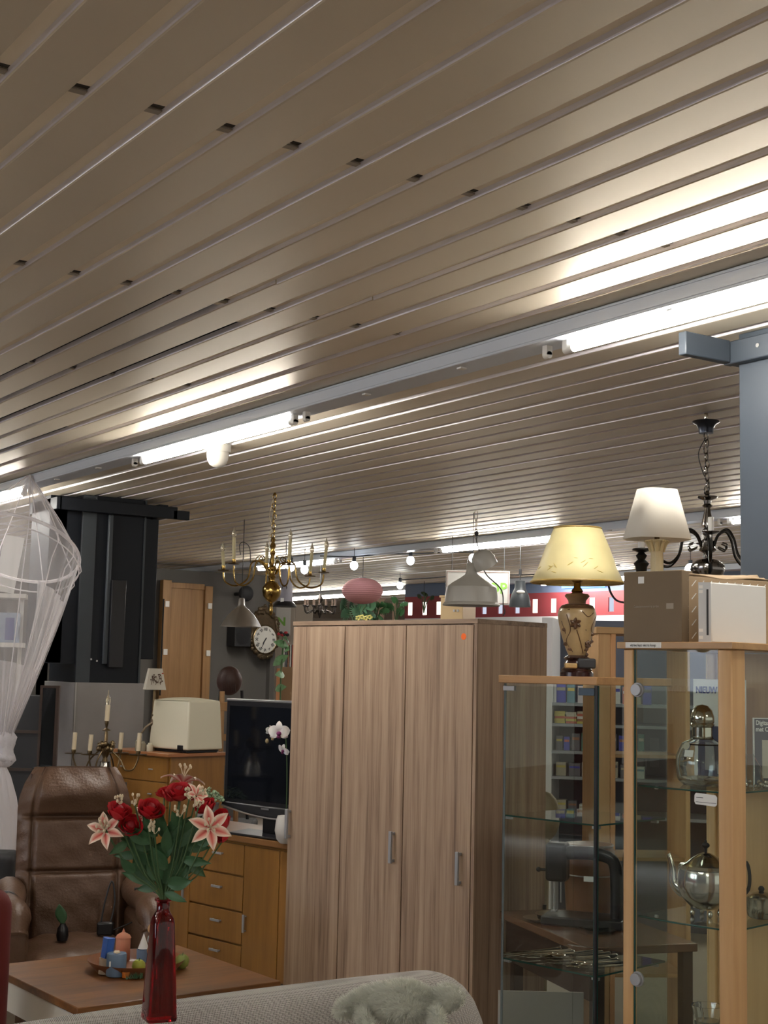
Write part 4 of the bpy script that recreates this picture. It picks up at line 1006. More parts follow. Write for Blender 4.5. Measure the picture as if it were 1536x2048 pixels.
def stemto(p):
    mid = neck.lerp(p, .45)+Vector((p.x*.10, 0, -.0)); MB().tube(smoothpath([base_, neck, mid, p], 5), .0017, 6).build('stem', M_stem, bq)
for i, ((px, py), r, tl_, az) in enumerate(roses):
    y = (-.05, -.03, -.045, .02, 0, -.01, -.01, .02, .04)[i]; p = bp_(px, py, y); rose(p, r*1.2*kv, tl_ , az-PI/2); stemto(p-Vector((0, 0, r*kv*.6)))
for (px, py), r, rot, y in (((214, 1680), 30, (1.0, -.7, .3), -.04), ((418, 1668), 34, (1.25, .35, .1), -.06), ((350, 1592), 34, (-.25, .15, .2), .05), ((384, 1614), 22, (.6, .9, .0), .0), ((280, 1655), 20, (.9, -.2, 0), .0)):
    p = bp_(px, py, y); lily(p, r*1.25*kv, rot); stemto(p)
def leaf_(p0, p1, wd_, sag=.0, m_=None, nrm=None):
    p0 = Vector(p0); p1 = Vector(p1); d_ = p1-p0; s_ = d_.cross(nrm or Vector((rnd.uniform(-.3, .3), -1, rnd.uniform(-.2, .3)))).normalized(); n_ = s_.cross(d_).normalized()
    def fn(u, v):
        w_ = wd_*math.sin(PI*min(1, .04+.96*v)**.8)*(2*u-1)*.5; return p0+d_*v+s_*w_+n_*(abs(2*u-1)*wd_*.12+sag*math.sin(PI*v)*d_.length)
    return MB().surf(fn, 4, 8).build('leaf', m_ or M_leaf, bq, ang=180)
lv = [((300, 1700), (250, 1668), 30), ((310, 1690), (285, 1650), 26), ((322, 1690), (318, 1640), 24), ((335, 1690), (362, 1645), 28), ((350, 1700), (396, 1650), 30), ((345, 1705), (410, 1680), 26), ((290, 1710), (232, 1700), 24), ((330, 1700), (345, 1660), 28), ((300, 1720), (268, 1660), 26), ((280, 1700), (262, 1672), 24), ((360, 1730), (420, 1735), 20), ((318, 1740), (352, 1668), 26), ((300, 1740), (262, 1715), 26), ((300, 1760), (250, 1745), 30), ((305, 1775), (238, 1762), 26), ((325, 1730), (345, 1690), 24), ((335, 1740), (378, 1700), 34), ((340, 1760), (392, 1735), 34), ((335, 1775), (386, 1765), 30), ((330, 1720), (332, 1668), 22), ((300, 1712), (262, 1690), 30), ((285, 1720), (240, 1690), 26), ((340, 1710), (385, 1660), 36), ((360, 1710), (412, 1712), 22), ((350, 1690), (372, 1655), 28), ((290, 1700), (300, 1662), 24), ((310, 1790), (262, 1798), 18), ((330, 1792), (376, 1806), 16), ((300, 1690), (280, 1672), 22), ((330, 1750), (300, 1705), 30), ((320, 1770), (290, 1735), 30), ((325, 1780), (350, 1730), 30), ((318, 1790), (318, 1735), 28), ((340, 1725), (330, 1690), 26), ((365, 1740), (400, 1770), 20), ((275, 1730), (215, 1735), 18), ((255, 1700), (222, 1722), 18), ((390, 1700), (425, 1690), 20), ((355, 1670), (340, 1640), 22), ((300, 1735), (318, 1700), 30), ((345, 1780), (372, 1745), 30), ((285, 1770), (262, 1730), 30), ((310, 1725), (270, 1700), 26), ((370, 1720), (395, 1690), 28), ((320, 1700), (352, 1712), 24), ((270, 1755), (245, 1725), 22)]
for i, (a, b, w_) in enumerate(lv):
    y = ((i*37) % 9-4)*.012; leaf_(bp_(a[0], a[1], y*.6), bp_(b[0], b[1], y), w_*kv, .06)
for (px, py) in ((212, 1662), (272, 1620), (312, 1672), (300, 1668), (375, 1608), (395, 1622), (360, 1640), (242, 1600+20)):
    c0 = bp_(px, py, -.06+.02*rnd.random()); m = MB()
    for k in range(7):
        e_ = c0+Vector((rnd.uniform(-.011, .011), rnd.uniform(-.006, .006), rnd.uniform(-.008, .012))); m.tube([c0-Vector((0, 0, .012)), e_], .0005, 4); m.sphere(e_, .0026, (1, 1, 1.5), 6)
    m.build('blossom_sprig', M_ivory, bq); stemto(c0-Vector((0, 0, .01)))
# ================================================================== slate column right
def onc(px, py, z): return onz(px, py, z)
cc = onz(1477, 668, CZ)
sc2 = thing('slate_column', (cc.x, cc.y, 0), 0, 'slate blue square column at the right edge', 'column')
MB().b2((0, -.60, 0), (.5, 0, CZ-.001)).build('shaft', M_slate, sc2, bevel=.004)
zb0 = CZ-.028
MB().b2((-.035, -.62, zb0-.075), (-.001, .035, zb0)).build('cross_bar', M_slate, sc2, bevel=.004)
MB().b2((-.24, .002, zb0-.072), (-.036, .035, zb0+.002)).build('cross_bar', M_slate, sc2, bevel=.004)
MB().b2((.0, .002, zb0-.072), (.5, .035, zb0+.002)).build('cross_bar', M_slate, sc2, bevel=.004)
MB().cyl((-.0355, -.11, zb0-.035), (-.038, -.11, zb0-.035), .007).cyl((-.0355, -.35, zb0-.035), (-.038, -.35, zb0-.035), .007).build('screw', M_alu, sc2)

# ================================================================== near vitrine (right)
VW = .318; VH1 = 1.697
v1o = origin45(1459, 3.5, VW); V1 = RZF
v1 = thing('display_cabinet', v1o, V1, 'tall beech framed glass display cabinet nearest on the right, boxes on top', 'cabinet')
VR = .42                          # depth along the right face
PW = .045
def post(x0, y0, x1, y1, par, z0=.0, z1=None, m=None): return MB().b2((x0, y0, z0), (x1, y1, z1 or VH1-.018)).build('post', m or M_beech, par, bevel=.004)
post(0, 0, .030, .022, v1); 
m = MB().prism([(VW-.020, 0), (VW+.0, .010), (VW+.012, .055), (VW-.03, .050), (VW-.034, .0)], 0, VH1-.018); m.build('post', M_beech, v1, bevel=.003)
post(VW-.02, VR-.03, VW+.01, VR, v1); post(0, VR-.022, .030, VR, v1)
MB().b2((-.012, -.014, VH1-.018), (VW+.018, VR+.01, VH1)).build('top_board', M_beechs, v1, bevel=.002)
MB().b2((0, 0, .06), (VW, VR, .09)).build('bottom_board', M_beechs, v1)
MB().b2((0, .01, 0), (VW, VR, .06)).build('plinth', M_beechs, v1)
MB().b2((.030, .006, .09), (VW-.036, .010, VH1-.02)).build('glass_door', M_glass, v1, smooth=False)
MB().b2((VW+.002, .056, .09), (VW+.006, VR-.03, VH1-.02)).build('side_glass', M_glass, v1, smooth=False)
MB().b2((.004, .022, .09), (.008, VR-.022, VH1-.02)).build('side_glass', M_glass, v1, smooth=False)
MB().b2((.030, VR-.012, .09), (VW-.02, VR-.004, VH1-.02)).build('back_panel', M_beech, v1, smooth=False)
MB().b2((.0305, .0055, .09), (.0335, .0105, VH1-.02)).build('door_edge', M_gedge, v1, smooth=False)
for zz in (1.6-(1380-1359)*3.7/2800, 1.6-(1937-1359)*3.7/2800):
    MB().cyl((.040, .004, zz), (.040, -.004, zz), .0155, seg=28).cyl((.040, .012, zz), (.040, .004, zz), .019, seg=24).build('hinge_knob', M_handle, v1, bevel=.001)
SH1 = [1.327, .995, .655, .33]
def shelf1(z):
    pts = [(.034, .022)]+[(.034+(VW-.07)*t, .020-.010*math.sin(PI*t)) for t in (.25, .5, .75)]+[(VW-.036, .018), (VW-.004, .06), (VW-.004, VR-.034), (.034, VR-.016)]
    s_ = MB().prism(pts, z-.006, z).build('glass_shelf', M_glass2, v1, smooth=False)
    e_ = MB().tube([(p[0], p[1]-.0005, z-.003) for p in pts[:7]], .0022, 6); e_.build('shelf_edge', M_gedge, v1)
    for (x, y) in ((.032, .10), (.032, .32), (VW-.02, VR-.06)): MB().cyl((x, y, z-.012), (x+.008, y, z-.012), .004).build('shelf_pin', M_alu, v1)
for z in SH1: shelf1(z)
MB().cyl((VW-.03, VR-.014, 1.6-(1976-1361)*4.0/2800), (VW-.06, VR-.05, 1.6-(1976-1361)*4.0/2800), .010, seg=18).build('lock_knob', M_alu, v1)
def onv1(px, d, z): return L(LD(px, d, z).dot(RT), d, z)
# label strip on the top board
lbm = MB().b2((.018, -.0165, VH1-.0155), (.128, -.0145, VH1-.001)).build('label_strip', M_paper, v1)
text('lettering', 'vitrine kast niet te koop', .0105, M_ink, v1, (.073, -.0167, VH1-.009), (PI/2, 0, 0), sx=.78)
pt_ = MB().prism([(-.030, -.014), (.026, -.014), (.031, -.009), (.031, .009), (.026, .014), (-.030, .014), (-.034, .008), (-.034, -.008)], -.001, 0, Matrix.Translation((VW-.071, .0045, 1.6-(1594-1361)*3.55/2800)) @ Matrix.Rotation(PI/2, 4, 'X') @ Matrix.Rotation(-.04, 4, 'Z')).build('price_tag', M_paper, v1, smooth=False)
MB().box((-.018+VW-.071, .0032, .004+1.6-(1594-1361)*3.55/2800), (.02, .0004, .0015)).box((VW-.071, .0032, -.007+1.6-(1594-1361)*3.55/2800), (.058, .0004, .001)).build('tag_writing', M_ink, v1)

# decanter
dq = onv1(1405, 3.74, SH1[0])
dcn = thing('decanter', dq, V1, 'round clear glass decanter with silver cap on the upper shelf', 'decanter')
k = 3.74/2800; r0 = 50*k
MB().lathe([(.0005, 0), (r0*.75, 0), (r0*.98, .014), (r0*1.05, .045), (r0*1.03, .075), (r0*.80, .108), (r0*.48, .118), (.028, .124), (.028, .128), (.024, .128), (.024, .12), (r0*.44, .114), (r0*.76, .104), (r0*.98, .074), (r0*1.0, .045), (r0*.92, .018), (r0*.6, .012), (.0005, .011)], 40, fl=lambda a, z: 1+.02*math.cos(6*a)*(1 if z < .06 else 0)).build('glass_body', M_solidglass, dcn)
MB().lathe([(.027, .118), (.027, .150), (.030, .153), (.032, .158), (.030, .162), (.032, .166), (.031, .180), (.026, .196), (.015, .207), (.0005, .210)], 32).build('silver_cap', M_silver, dcn)
MB().box((-.0+.004, -r0*1.06, .084), (.026, .001, .018), Euler((-.3, 0, 0))).build('price_tag', M_paper, dcn)
MB().lathe([(.0005, 0), (.010, 0)], 20, c=(-.006, -r0*1.0, .103), M=Matrix.Rotation(PI/2-.3, 3, 'X'), caps=False).build('round_tag', mat('cream_tag', (.45, .42, .34, 1)), dcn)
# cards behind
nq = onv1(1425, 3.92, SH1[0])
nc = thing('paper_card', onv1(1428, 3.90, SH1[0]), V1, 'white card reading NIEUW leaning behind the decanter', 'sign')
MB().b2((-.065, 0, 0), (.10, .003, 1.6-(1358-1361)*3.9/2800-SH1[0]-.0)).build('card', M_paper, nc, smooth=False)
hN = 1.6-(1380-1361)*3.9/2800-SH1[0]
text('lettering', 'NIEUW', .026, M_blueink, nc, (-.022, -.002, hN), (PI/2, 0, 0), sx=.8, bold=.0006)
pb = thing('boxed_product', onv1(1424, 3.84, SH1[0]), V1, 'dark blue printed box standing behind the decanter', 'box')
MB().b2((-.045, 0, 0), (.075, .035, .150)).build('carton', mat('navy_card', (.018, .025, .085, 1), rough=.4), pb, bevel=.001)
MB().b2((-.02, -.0012, .03), (.01, -.0002, .11)).build('picture', mat('box_picture', (.30, .30, .33, 1), rough=.4), pb)
MB().b2((.02, -.0012, .02), (.05, -.0002, .05)).build('picture', mat('box_picture2', (.42, .43, .45, 1), rough=.4), pb)
bk = thing('booklet', onv1(1528, 3.76, SH1[0]), V1+.9, 'dark booklet about digital cameras standing right of the post', 'book')
MB().b2((-.028, 0, 0), (.10, .006, .178)).build('cover', M_paper, bk, smooth=False)
MB().b2((-.025, -.0008, .003), (.098, -.0002, .175)).build('cover_print', mat('navy_print', (.02, .028, .05, 1), rough=.4), bk, smooth=False)
text('lettering', 'Digitaal\nmet Click', .017, M_paper, bk, (-.022, -.0012, .156), (PI/2, 0, 0), align='LEFT', sx=.8, bold=.0004)
MB().b2((-.005, -.0016, .02), (.095, -.001, .12)).build('photo_area', mat('cream_print', (.42, .38, .31, 1), rough=.5), bk, smooth=False)
MB().lathe([(.0005, 0), (.035, 0)], 28, c=(.05, -.002, .075), M=Matrix.Rotation(PI/2, 3, 'X'), caps=False).build('orange_disc', mat('orange_print', (.45, .09, .03, 1), rough=.5), bk)
cr_ = thing('cellophane_bag', onv1(1500, 3.66, SH1[0]), V1, 'crumpled cellophane bag right of the post on the upper shelf', 'bag')
def cel(a, z): return 1+.13*math.sin(5*a+z*90)+.08*math.sin(11*a-z*140)
MB().lathe([(.022, .001), (.036, .006), (.033, .03), (.026, .055), (.014, .075), (.010, .088)], 26, fl=cel).build('bag', pane_mat('cellophane', (.92, .93, .93, 1), rough=.08), cr_, ang=25)
rg = random.Random(4); m = MB()
for i in range(16): m.sphere((rg.uniform(-.03, .05), rg.uniform(-.02, .02), rg.uniform(.004, .02)), .0055, (1, 1, 1), 8)
m.build('trinket', M_silver, cr_)
# teapot
tp = thing('silver_teapot', onv1(1412, 3.72, SH1[1]), V1+.35, 'silver teapot with lid on the middle shelf', 'teapot')
k = 3.72/2800; R_ = 62*k
tp.scale = (.88, .88, 1.28)
MB().lathe([(.018, .012), (R_*.55, .018), (R_*.92, .040), (R_*1.02, .062), (R_*.99, .085), (R_*.96, .092), (R_*.99, .095), (R_*.93, .101), (R_*.88, .100)], 36).build('body', M_silver, tp)
MB().lathe([(R_*.90, .099), (R_*.7, .104), (R_*.45, .116), (R_*.2, .124), (.004, .126)], 32).build('lid', M_silver, tp)
MB().lathe([(.004, .126), (.005, .134), (.004, .136)], 12).sphere((0, 0, .140), .010, (1.2, 1, .6), 12).sphere((0, 0, .147), .004).build('finial', M_blackm, tp)
MB().tube(smoothpath([(-R_*.8, 0, .045), (-R_*1.15, 0, .06), (-R_*1.20, 0, .092), (-R_*1.34, 0, .118)]), [.016+(.006-.016)*i/18 for i in range(19)], 12).build('spout', M_silver, tp)
MB().tube(smoothpath([(R_*.9, 0, .095), (R_*1.45, 0, .11), (R_*1.5, 0, .06), (R_*.95, 0, .04)]), .005, 8).build('handle', M_blackm, tp)
for a in range(4):
    a = a*PI/2+.5; MB().sphere((R_*.5*math.cos(a), R_*.5*math.sin(a), .007), .0075, (1, 1, 1), 10).build('foot', M_silver, tp)
MB().box((-R_*.8, -.035, .066), (.012, .001, .016), Euler((.1, 0, -.8))).build('price_sticker', M_paper, tp)
sgb = thing('silver_sugar_bowl', onv1(1523, 3.70, SH1[1]), 0, 'fluted silver sugar bowl right of the post on the middle shelf', 'bowl')
MB().lathe([(.028, .001), (.034, .006), (.040, .03), (.040, .048), (.044, .055), (.038, .054)], 40, fl=lambda a, z: 1+.04*math.cos(14*a)).build('body', M_silver, sgb)
MB().lathe([(.040, .053), (.025, .063), (.006, .068)], 24).build('lid', M_silver, sgb); MB().sphere((0, 0, .074), .008).build('finial', M_blackm, sgb)
gv = thing('crystal_glass', onv1(1415, 3.74, SH1[2]), 0, 'clear cut crystal vase on the bottom visible shelf', 'vase')
MB().lathe([(.0005, 0), (.022, 0), (.024, .012), (.030, .05), (.038, .10), (.041, .112), (.037, .112), (.034, .10), (.026, .05), (.018, .018), (.0005, .016)], 32, fl=lambda a, z: 1+.03*math.cos(10*a)).build('glass', M_silver if False else M_solidglass, gv)
MB().lathe([(.0005, .017), (.020, .018), (.028, .06), (.031, .075), (.0005, .076)], 24).build('filling', M_silver, gv)

# ---- on top: boxes, console, white lamp
k = 3.5/2800
b1n = L(LD(1366, 3.60, VH1).dot(RT), 3.61, VH1+.0005)
B1W = .182; B1H = .186
b1 = thing('cardboard_box', b1n-(RT-FW)*.7071*B1W, RZF, 'brown cardboard box with small white sticker on the display cabinet', 'box')
MB().b2((0, 0, 0), (B1W, .050, B1H)).build('carton', M_cardd, b1, bevel=.002)
MB().b2((B1W*.26, -.0012, B1H-.032), (B1W*.36, -.0002, B1H-.014)).build('sticker', M_paper, b1)
M_bpr = mat('box_print_pale', (.33, .28, .22, 1), rough=.7)
text('lettering', 'Cadeaubonnenmeer op partijen', .0085, M_bpr, b1, (B1W*.40, -.0005, B1H*.50), (PI/2, 0, 0), sx=.72)
MB().b2((B1W*.74, -.001, B1H*.46), (B1W*.86, -.0002, B1H*.54)).build('printed_mark', M_bpr, b1)
b2 = thing('cardboard_box', b1n+RT*.003+FW*.012, RZC+.5, 'kraft cardboard box with white dashes standing behind the game console', 'box')
B2L = .12
m = MB().b2((0, 0, 0), (.30, B2L, .172)); m.build('carton', M_card, b2, bevel=.002)
# torn open flaps
def flap(u, v): return (.30*u, B2L*v, .173+.012*math.sin(PI*v)*u+.006*math.sin(v*23)*abs(u-.5)+.004*math.sin(u*9+v*31))
MB().surf(flap, 12, 40).build('open_flap', M_card, b2, solid=.003)
ds = MB()
def dash(face, a, z, ln=.022):
    if face == 'x': ds.box((.1608, a, z), (.0006, .0022, ln), Euler((.75, 0, 0)))
    else: ds.box((a, -.0006, z), (.0022, .0006, ln), Euler((0, .75, 0)))
for j in range(11):
    for i in range(5): dash('y', .012+.027*j, .018+.034*i+(.0 if j % 2 else .0))
ds.build('printed_dashes', M_paper, b2)
# console: stands on edge, narrow front to the left
kw = 3.36/2800
gcn = L(LD(1401, 3.575, VH1).dot(RT), 3.575, VH1+.0005)
gc = thing('game_console', fpt(b2.location, RZF, .100, -.018, VH1+.001)*0+gcn, RZC+.30, 'white game console standing on edge in front of the kraft box', 'console')
GH = .153
gr = Matrix.Rotation(0, 4, 'Z')
# local: x right, y away. front strip width .03 seen obliquely; big side goes right
MB().prism([(0, .012), (.029, -.004), (.225, .050), (.21, .085)], .0, GH).build('shell', mat('console_white', (.70, .70, .68, 1), rough=.25), gc, bevel=.003)
fv = Vector((.029, -.016, 0)).normalized(); fn_ = Vector((-fv.y*-1*-1, -fv.x, 0)); fn_ = Vector((-.016, -.029, 0)).normalized()
def onfront(t, z0, z1, w_, m_, nm, off=.0008):
    c_ = Vector((.0, .012, 0))+fv*(.033*t)+fn_*off; a_ = math.atan2(fv.y, fv.x)
    MB().box((c_.x, c_.y, (z0+z1)/2), (w_, .001, z1-z0), Euler((0, 0, a_))).build(nm, m_, gc)
onfront(.5, .0, GH, .031, mat('console_grey', (.50, .51, .52, 1), rough=.3), 'front_plate', .0003)
onfront(.72, .018, GH-.018, .005, M_black, 'disc_slot', .0012)
for z in (.012, .030, GH-.012, GH-.024): onfront(.22, z-.004, z+.004, .010, M_white, 'button', .0012)
text('lettering', 'Wii', .016, mat('pale_print', (.52, .52, .50, 1)), gc, (.12, .0225, GH*.64), (PI/2, 0, math.atan2(.054, .171)), sx=.5) if False else None
MB().prism([(.085, .0), (.135, .0), (.135, .002), (.085, .002)], GH-.0005, GH+.0015, Matrix.Translation((0, .022, 0))).build('vent_lid', M_white, gc)

wl_ = thing('white_table_lamp', L(LD(1317, 3.78, 1.8).dot(RT), 3.80, VH1+.0005), RZC+.3, 'white shaded table lamp with carved cream base behind the brown box', 'lamp')
k = 3.8/2800
def zz(py, hx=1359): return 1.6-(py-hx)*k-VH1
def rsq(a, n=3.2): return 1/((abs(math.cos(a))**n+abs(math.sin(a))**n)**(1/n))
MB().lathe([(66*k*.97, zz(1080)), (38*k, zz(979))], 48, sx=1, sy=.8, fl=lambda a, z: rsq(a), caps=False).build('lamp_shade', mat('white_shade', (.66, .62, .54, 1), rough=.75), wl_, solid=.002)
MB().lathe([(.045, 0), (.045, .02), (.024, .05), (.017, .12), (.017, zz(1120)), (.016, zz(1100)), (.020, zz(1090)), (.026, zz(1083)), (.024, zz(1081))], 32, fl=lambda a, z: 1+.06*math.cos(9*a+z*60)).build('base', mat('cream_plaster', (.50, .42, .26, 1), rough=.6, bump=.3, bscale=60), wl_)
m = MB()
for i in range(9):
    a = 2*PI*i/9; m.tube(smoothpath([(.016*math.cos(a), .016*math.sin(a), zz(1104)), (.022*math.cos(a), .022*math.sin(a), zz(1092)), (.029*math.cos(a), .029*math.sin(a), zz(1084)), (.031*math.cos(a), .031*math.sin(a), zz(1087))], 3), [.005]*9+[.002], 6)
m.build('acanthus_leaves', mat('cream_plaster2', (.46, .37, .20, 1), rough=.6), wl_)
MB().cyl((0, 0, zz(1083)), (0, 0, zz(1040)), .007).sphere((0, 0, zz(1040)), .02).build('socket', M_dbrass, wl_)

# ================================================================== second vitrine with yellow lamp
V2W = .395; V2H = 1.604; 
v2o = origin45(1196, 4.5, V2W)
v2 = thing('display_cabinet', v2o, RZF, 'lower frameless glass display cabinet carrying the yellow shaded lamp', 'cabinet')
MB().b2((-.01, -.012, V2H-.026), (V2W+.004, V2W+.02, V2H)).build('top_board', wood('beech_top', srgb(160, 120, 76), srgb(132, 96, 58), scale=(1, 20, 20), rough=.4), v2, bevel=.002)
MB().b2((0, 0, .05), (V2W, V2W, .08)).build('bottom_board', M_beechs, v2)
MB().b2((0, .01, 0), (V2W, V2W, .05)).build('plinth', M_beechs, v2)
zt2 = V2H-.028
MB().b2((.012, .0, .082), (V2W-.004, .005, zt2-.006)).build('glass_door', M_glass2, v2, smooth=False)
MB().b2((V2W-.005, .007, .082), (V2W, V2W, zt2)).build('side_glass', M_glass2, v2, smooth=False)
MB().b2((0, .007, .082), (.005, V2W, zt2)).build('side_glass', M_glass2, v2, smooth=False)
MB().b2((.005, V2W-.005, .082), (V2W-.005, V2W, zt2)).build('back_glass', M_glass2, v2, smooth=False)
for x, y in ((.0, .007), (V2W-.006, .006), (.010, -.0003), (V2W-.014, -.0003)):
    MB().b2((x, y, .082), (x+.004, y+.004, zt2)).build('glass_edge', M_gedge if x > .1 else mat('edge_grey', (.10, .12, .12, 1), rough=.2), v2)
MB().b2((V2W-.010, -.003, .082), (V2W-.0015, .004, zt2)).build('black_seal', M_black, v2)
MB().b2((.004, -.004, zt2-.024), (.052, .008, zt2-.008)).build('hinge', M_handle, v2, bevel=.001)
MB().b2((V2W-.075, -.004, zt2-.032), (V2W-.012, .008, zt2-.008)).build('hinge', mat('dark_hinge', (.06, .08, .10, 1), rough=.3, metal=.7), v2, bevel=.001)
for z in (1.14, .675, .30):
    MB().b2((.007, .008, z-.006), (V2W-.007, V2W-.007, z)).build('glass_shelf', M_glass2, v2, smooth=False)
    MB().b2((.007, .0065, z-.0055), (V2W-.007, .0085, z-.0005)).b2((V2W-.0085, .008, z-.0055), (V2W-.0065, V2W-.007, z-.0005)).build('shelf_edge', M_gedge, v2)
    for a in ((.006, .02), (V2W-.03, .02), (V2W-.03, V2W-.05)): MB().box((a[0]+.012, a[1], z-.011), (.025, .012, .008)).build('shelf_clip', M_alu, v2)
# cutlery
cr = random.Random(9)
ORD = ['first', 'second', 'third', 'fourth', 'fifth', 'sixth', 'seventh', 'eighth', 'ninth', 'tenth', 'eleventh', 'twelfth', 'thirteenth', 'fourteenth', 'fifteenth', 'sixteenth', 'seventeenth', 'eighteenth', 'nineteenth', 'twentieth', 'twenty-first', 'twenty-second', 'twenty-third', 'twenty-fourth']
def cutlery(kind, x, y, a, z, label):
    t = thing(kind, fpt(v2o, RZF, x, y, z), RZF+a, label, 'cutlery', 'silver cutlery on the lower glass shelf')
    m = MB(); m.tube([(-.095, 0, .004), (-.09, 0, .005), (-.05, 0, .004), (.03, 0, .003), (.05, 0, .004)], [.004, .006, .0045, .0025, .003], 8); m.build('handle', M_silver, t)
    m = MB()
    if kind == 'spoon': m.sphere((.075, 0, .004), .018, (1.45, .95, .28), 12)
    elif kind == 'fork':
        m.box((.062, 0, .003), (.026, .018, .002)); 
        for q_ in (-.0075, -.0025, .0025, .0075): m.box((.085, q_, .004), (.026, .0024, .002))
    else: m.box((.085, 0, .003), (.075, .014, .0018))
    m.build({'spoon': 'bowl', 'fork': 'tines', 'knife': 'blade'}[kind], M_silver, t)
kinds = ['knife', 'fork', 'spoon']
for i in range(24):
    kd = kinds[(i//4) % 3]; x = .045+.0125*i; lay = (i % 2)
    cutlery(kd, x, .13+.06*((i//8) % 2)+cr.uniform(-.008, .008), PI/2+PI+cr.uniform(-.12, .12)-.45, .677+.009*lay, 'silver %s, %s piece from the left in the cutlery row on the lower glass shelf' % (kd, ORD[i]))

# yellow lamp
k = 4.68/2800
yl = thing('yellow_table_lamp', L(LD(1155, 4.68, V2H).dot(RT), 4.70, V2H+.0005), RZC, 'table lamp with mottled yellow shade and floral urn base', 'lamp')
k = 4.7/2800
def zy(py): return 1.6-(py-1356)*k-V2H
M_ysh = mat('yellow_parchment', (.74, .64, .33, 1), rough=.45, var=.12, vscale=14)
MB().lathe([(92*k, zy(1167)), (78*k, zy(1138)), (64*k, zy(1098)), (47*k, zy(1058))], 56, caps=False, fl=lambda a, z: 1+.004*math.cos(24*a)).build('lamp_shade', M_ysh, yl, solid=.0015)
M_gold = mat('gold_trim', (.38, .25, .07, 1), rough=.4)
m = MB(); m.torus((0, 0, zy(1167)), 92.5*k, .0035, None, 56, 6); m.torus((0, 0, zy(1058)), 47.3*k, .003, None, 40, 6); m.build('trim_ribbon', M_gold, yl)
m = MB(); rv = random.Random(21)
for i in range(26):
    a = rv.uniform(PI*1.03, PI*1.97); z0 = rv.uniform(zy(1150), zy(1075)); 
    def rad(z): t = (z-zy(1167))/(zy(1058)-zy(1167)); return (92*(1-t)+47*t)*k*(1.0-.02*math.sin(PI*t))*1.006
    dz = rv.uniform(-.02, .02); pts = [(rad(z0+dz*j/3)*math.cos(a+.05*j), rad(z0+dz*j/3)*math.sin(a+.05*j), z0+dz*j/3) for j in range(4)]; m.tube(pts, [.0003, .0016, .0016, .0003], 4)
m.build('parchment_vein', mat('yellow_vein', (.62, .48, .16, 1), rough=.6), yl)
M_urn = mat('urn_cream', (.36, .25, .12, 1), rough=.3, var=.25, vscale=25, coat=.3)
M_urnb = mat('urn_brown', (.085, .040, .018, 1), rough=.3, coat=.3)
prof_u = [(16*k, zy(1313)), (22*k, zy(1300)), (30*k, zy(1275)), (36*k, zy(1250)), (38.5*k, zy(1232)), (36*k, zy(1220)), (28*k, zy(1213))]
MB().lathe(prof_u, 40).build('urn', M_urn, yl)
MB().lathe([(36.5*k, zy(1221)), (31*k, zy(1213)), (22*k, zy(1210)), (18*k, zy(1210))], 40).build('shoulder_band', M_urnb, yl)
MB().lathe([(17*k, zy(1211)), (18*k, zy(1203)), (25*k, zy(1194)), (22*k, zy(1190)), (14*k, zy(1189)), (8*k, zy(1187))], 32).build('neck', mat('urn_neck', (.22, .13, .06, 1), rough=.35, var=.3, vscale=30), yl)
MB().lathe([(9*k, zy(1189)), (12*k, zy(1184)), (7*k, zy(1176)), (7*k, zy(1168)), (12*k, zy(1163)), (14*k, zy(1155)), (5*k, zy(1150)), (5*k, zy(1100))], 24).build('brass_fitting', M_brass, yl)
def ur(z):
    for (r1, z1), (r2, z2) in zip(prof_u, prof_u[1:]):
        if z1 <= z <= z2: return r1+(r2-r1)*(z-z1)/(z2-z1)
    return 20*k
m = MB()
def upt(px, py, lift=.0012):
    z = zy(py); r = ur(z); s_ = max(-.99, min(.99, (px-1155)*k/r)); return Vector((r*s_, -r*math.sqrt(1-s_*s_), z))*1.0+Vector((0, -lift, 0))
for (cx_, cy_, s_) in ((1147, 1250, 12), (1175, 1290, 8)):
    for j in range(6):
        a = j*PI/3+.3; pts = [upt(cx_+s_*t_*math.cos(a+.3*t_), cy_+s_*t_*math.sin(a+.3*t_)) for t_ in (0, .3, .6, .85, 1)]; m.tube(pts, [.001, .005, .0065, .004, .0005], 6)
for pth in ([(1130, 1232), (1138, 1262), (1132, 1285), (1145, 1306)], [(1190, 1235), (1180, 1258), (1186, 1280), (1172, 1306)], [(1122, 1245), (1130, 1270)], [(1160, 1226), (1172, 1236), (1184, 1228)], [(1150, 1262), (1158, 1285), (1165, 1308)], [(1168, 1262), (1188, 1268)], [(1120, 1226), (1136, 1222)]):
    m.tube(smoothpath([upt(*p) for p in pth], 5), .0016, 5)
for p in ((1132, 1290), (1140, 1300), (1182, 1270), (1186, 1284), (1170, 1300), (1128, 1262), (1176, 1310)): m.sphere(upt(*p), .008, (1.2, .25, .8), 8)
m.build('painted_flowers', M_urnb, yl)
m = MB()
for i in range(9):
    a = PI+PI*(i+.5)/9; r = 31*k; m.tube([(r*1.05*math.cos(a-.12), r*1.05*math.sin(a-.12), zy(1217)), (r*math.cos(a), r*math.sin(a), zy(1213.5)), (r*1.05*math.cos(a+.12), r*1.05*math.sin(a+.12), zy(1217))], .0012, 5)
m.build('band_pattern', mat('band_grey', (.16, .11, .08, 1), rough=.4), yl)
MB().lathe([(33*k, 0), (33*k, zy(1346)), (30*k, zy(1343)), (31*k, zy(1340)), (27*k, zy(1336)), (24*k, zy(1334)), (26*k, zy(1328)), (22*k, zy(1322)), (26*k, zy(1317)), (18*k, zy(1312))], 32).build('wooden_foot', mat('dark_lacquer', (.022, .008, .007, 1), rough=.2), yl)
tx = thing('black_pouch', yl.location+Vector((0, 0, zy(1338)))+RT*(16*k)-FW*.046, RZC, 'little black cable pouch leaning on the foot of the yellow lamp', 'pouch')
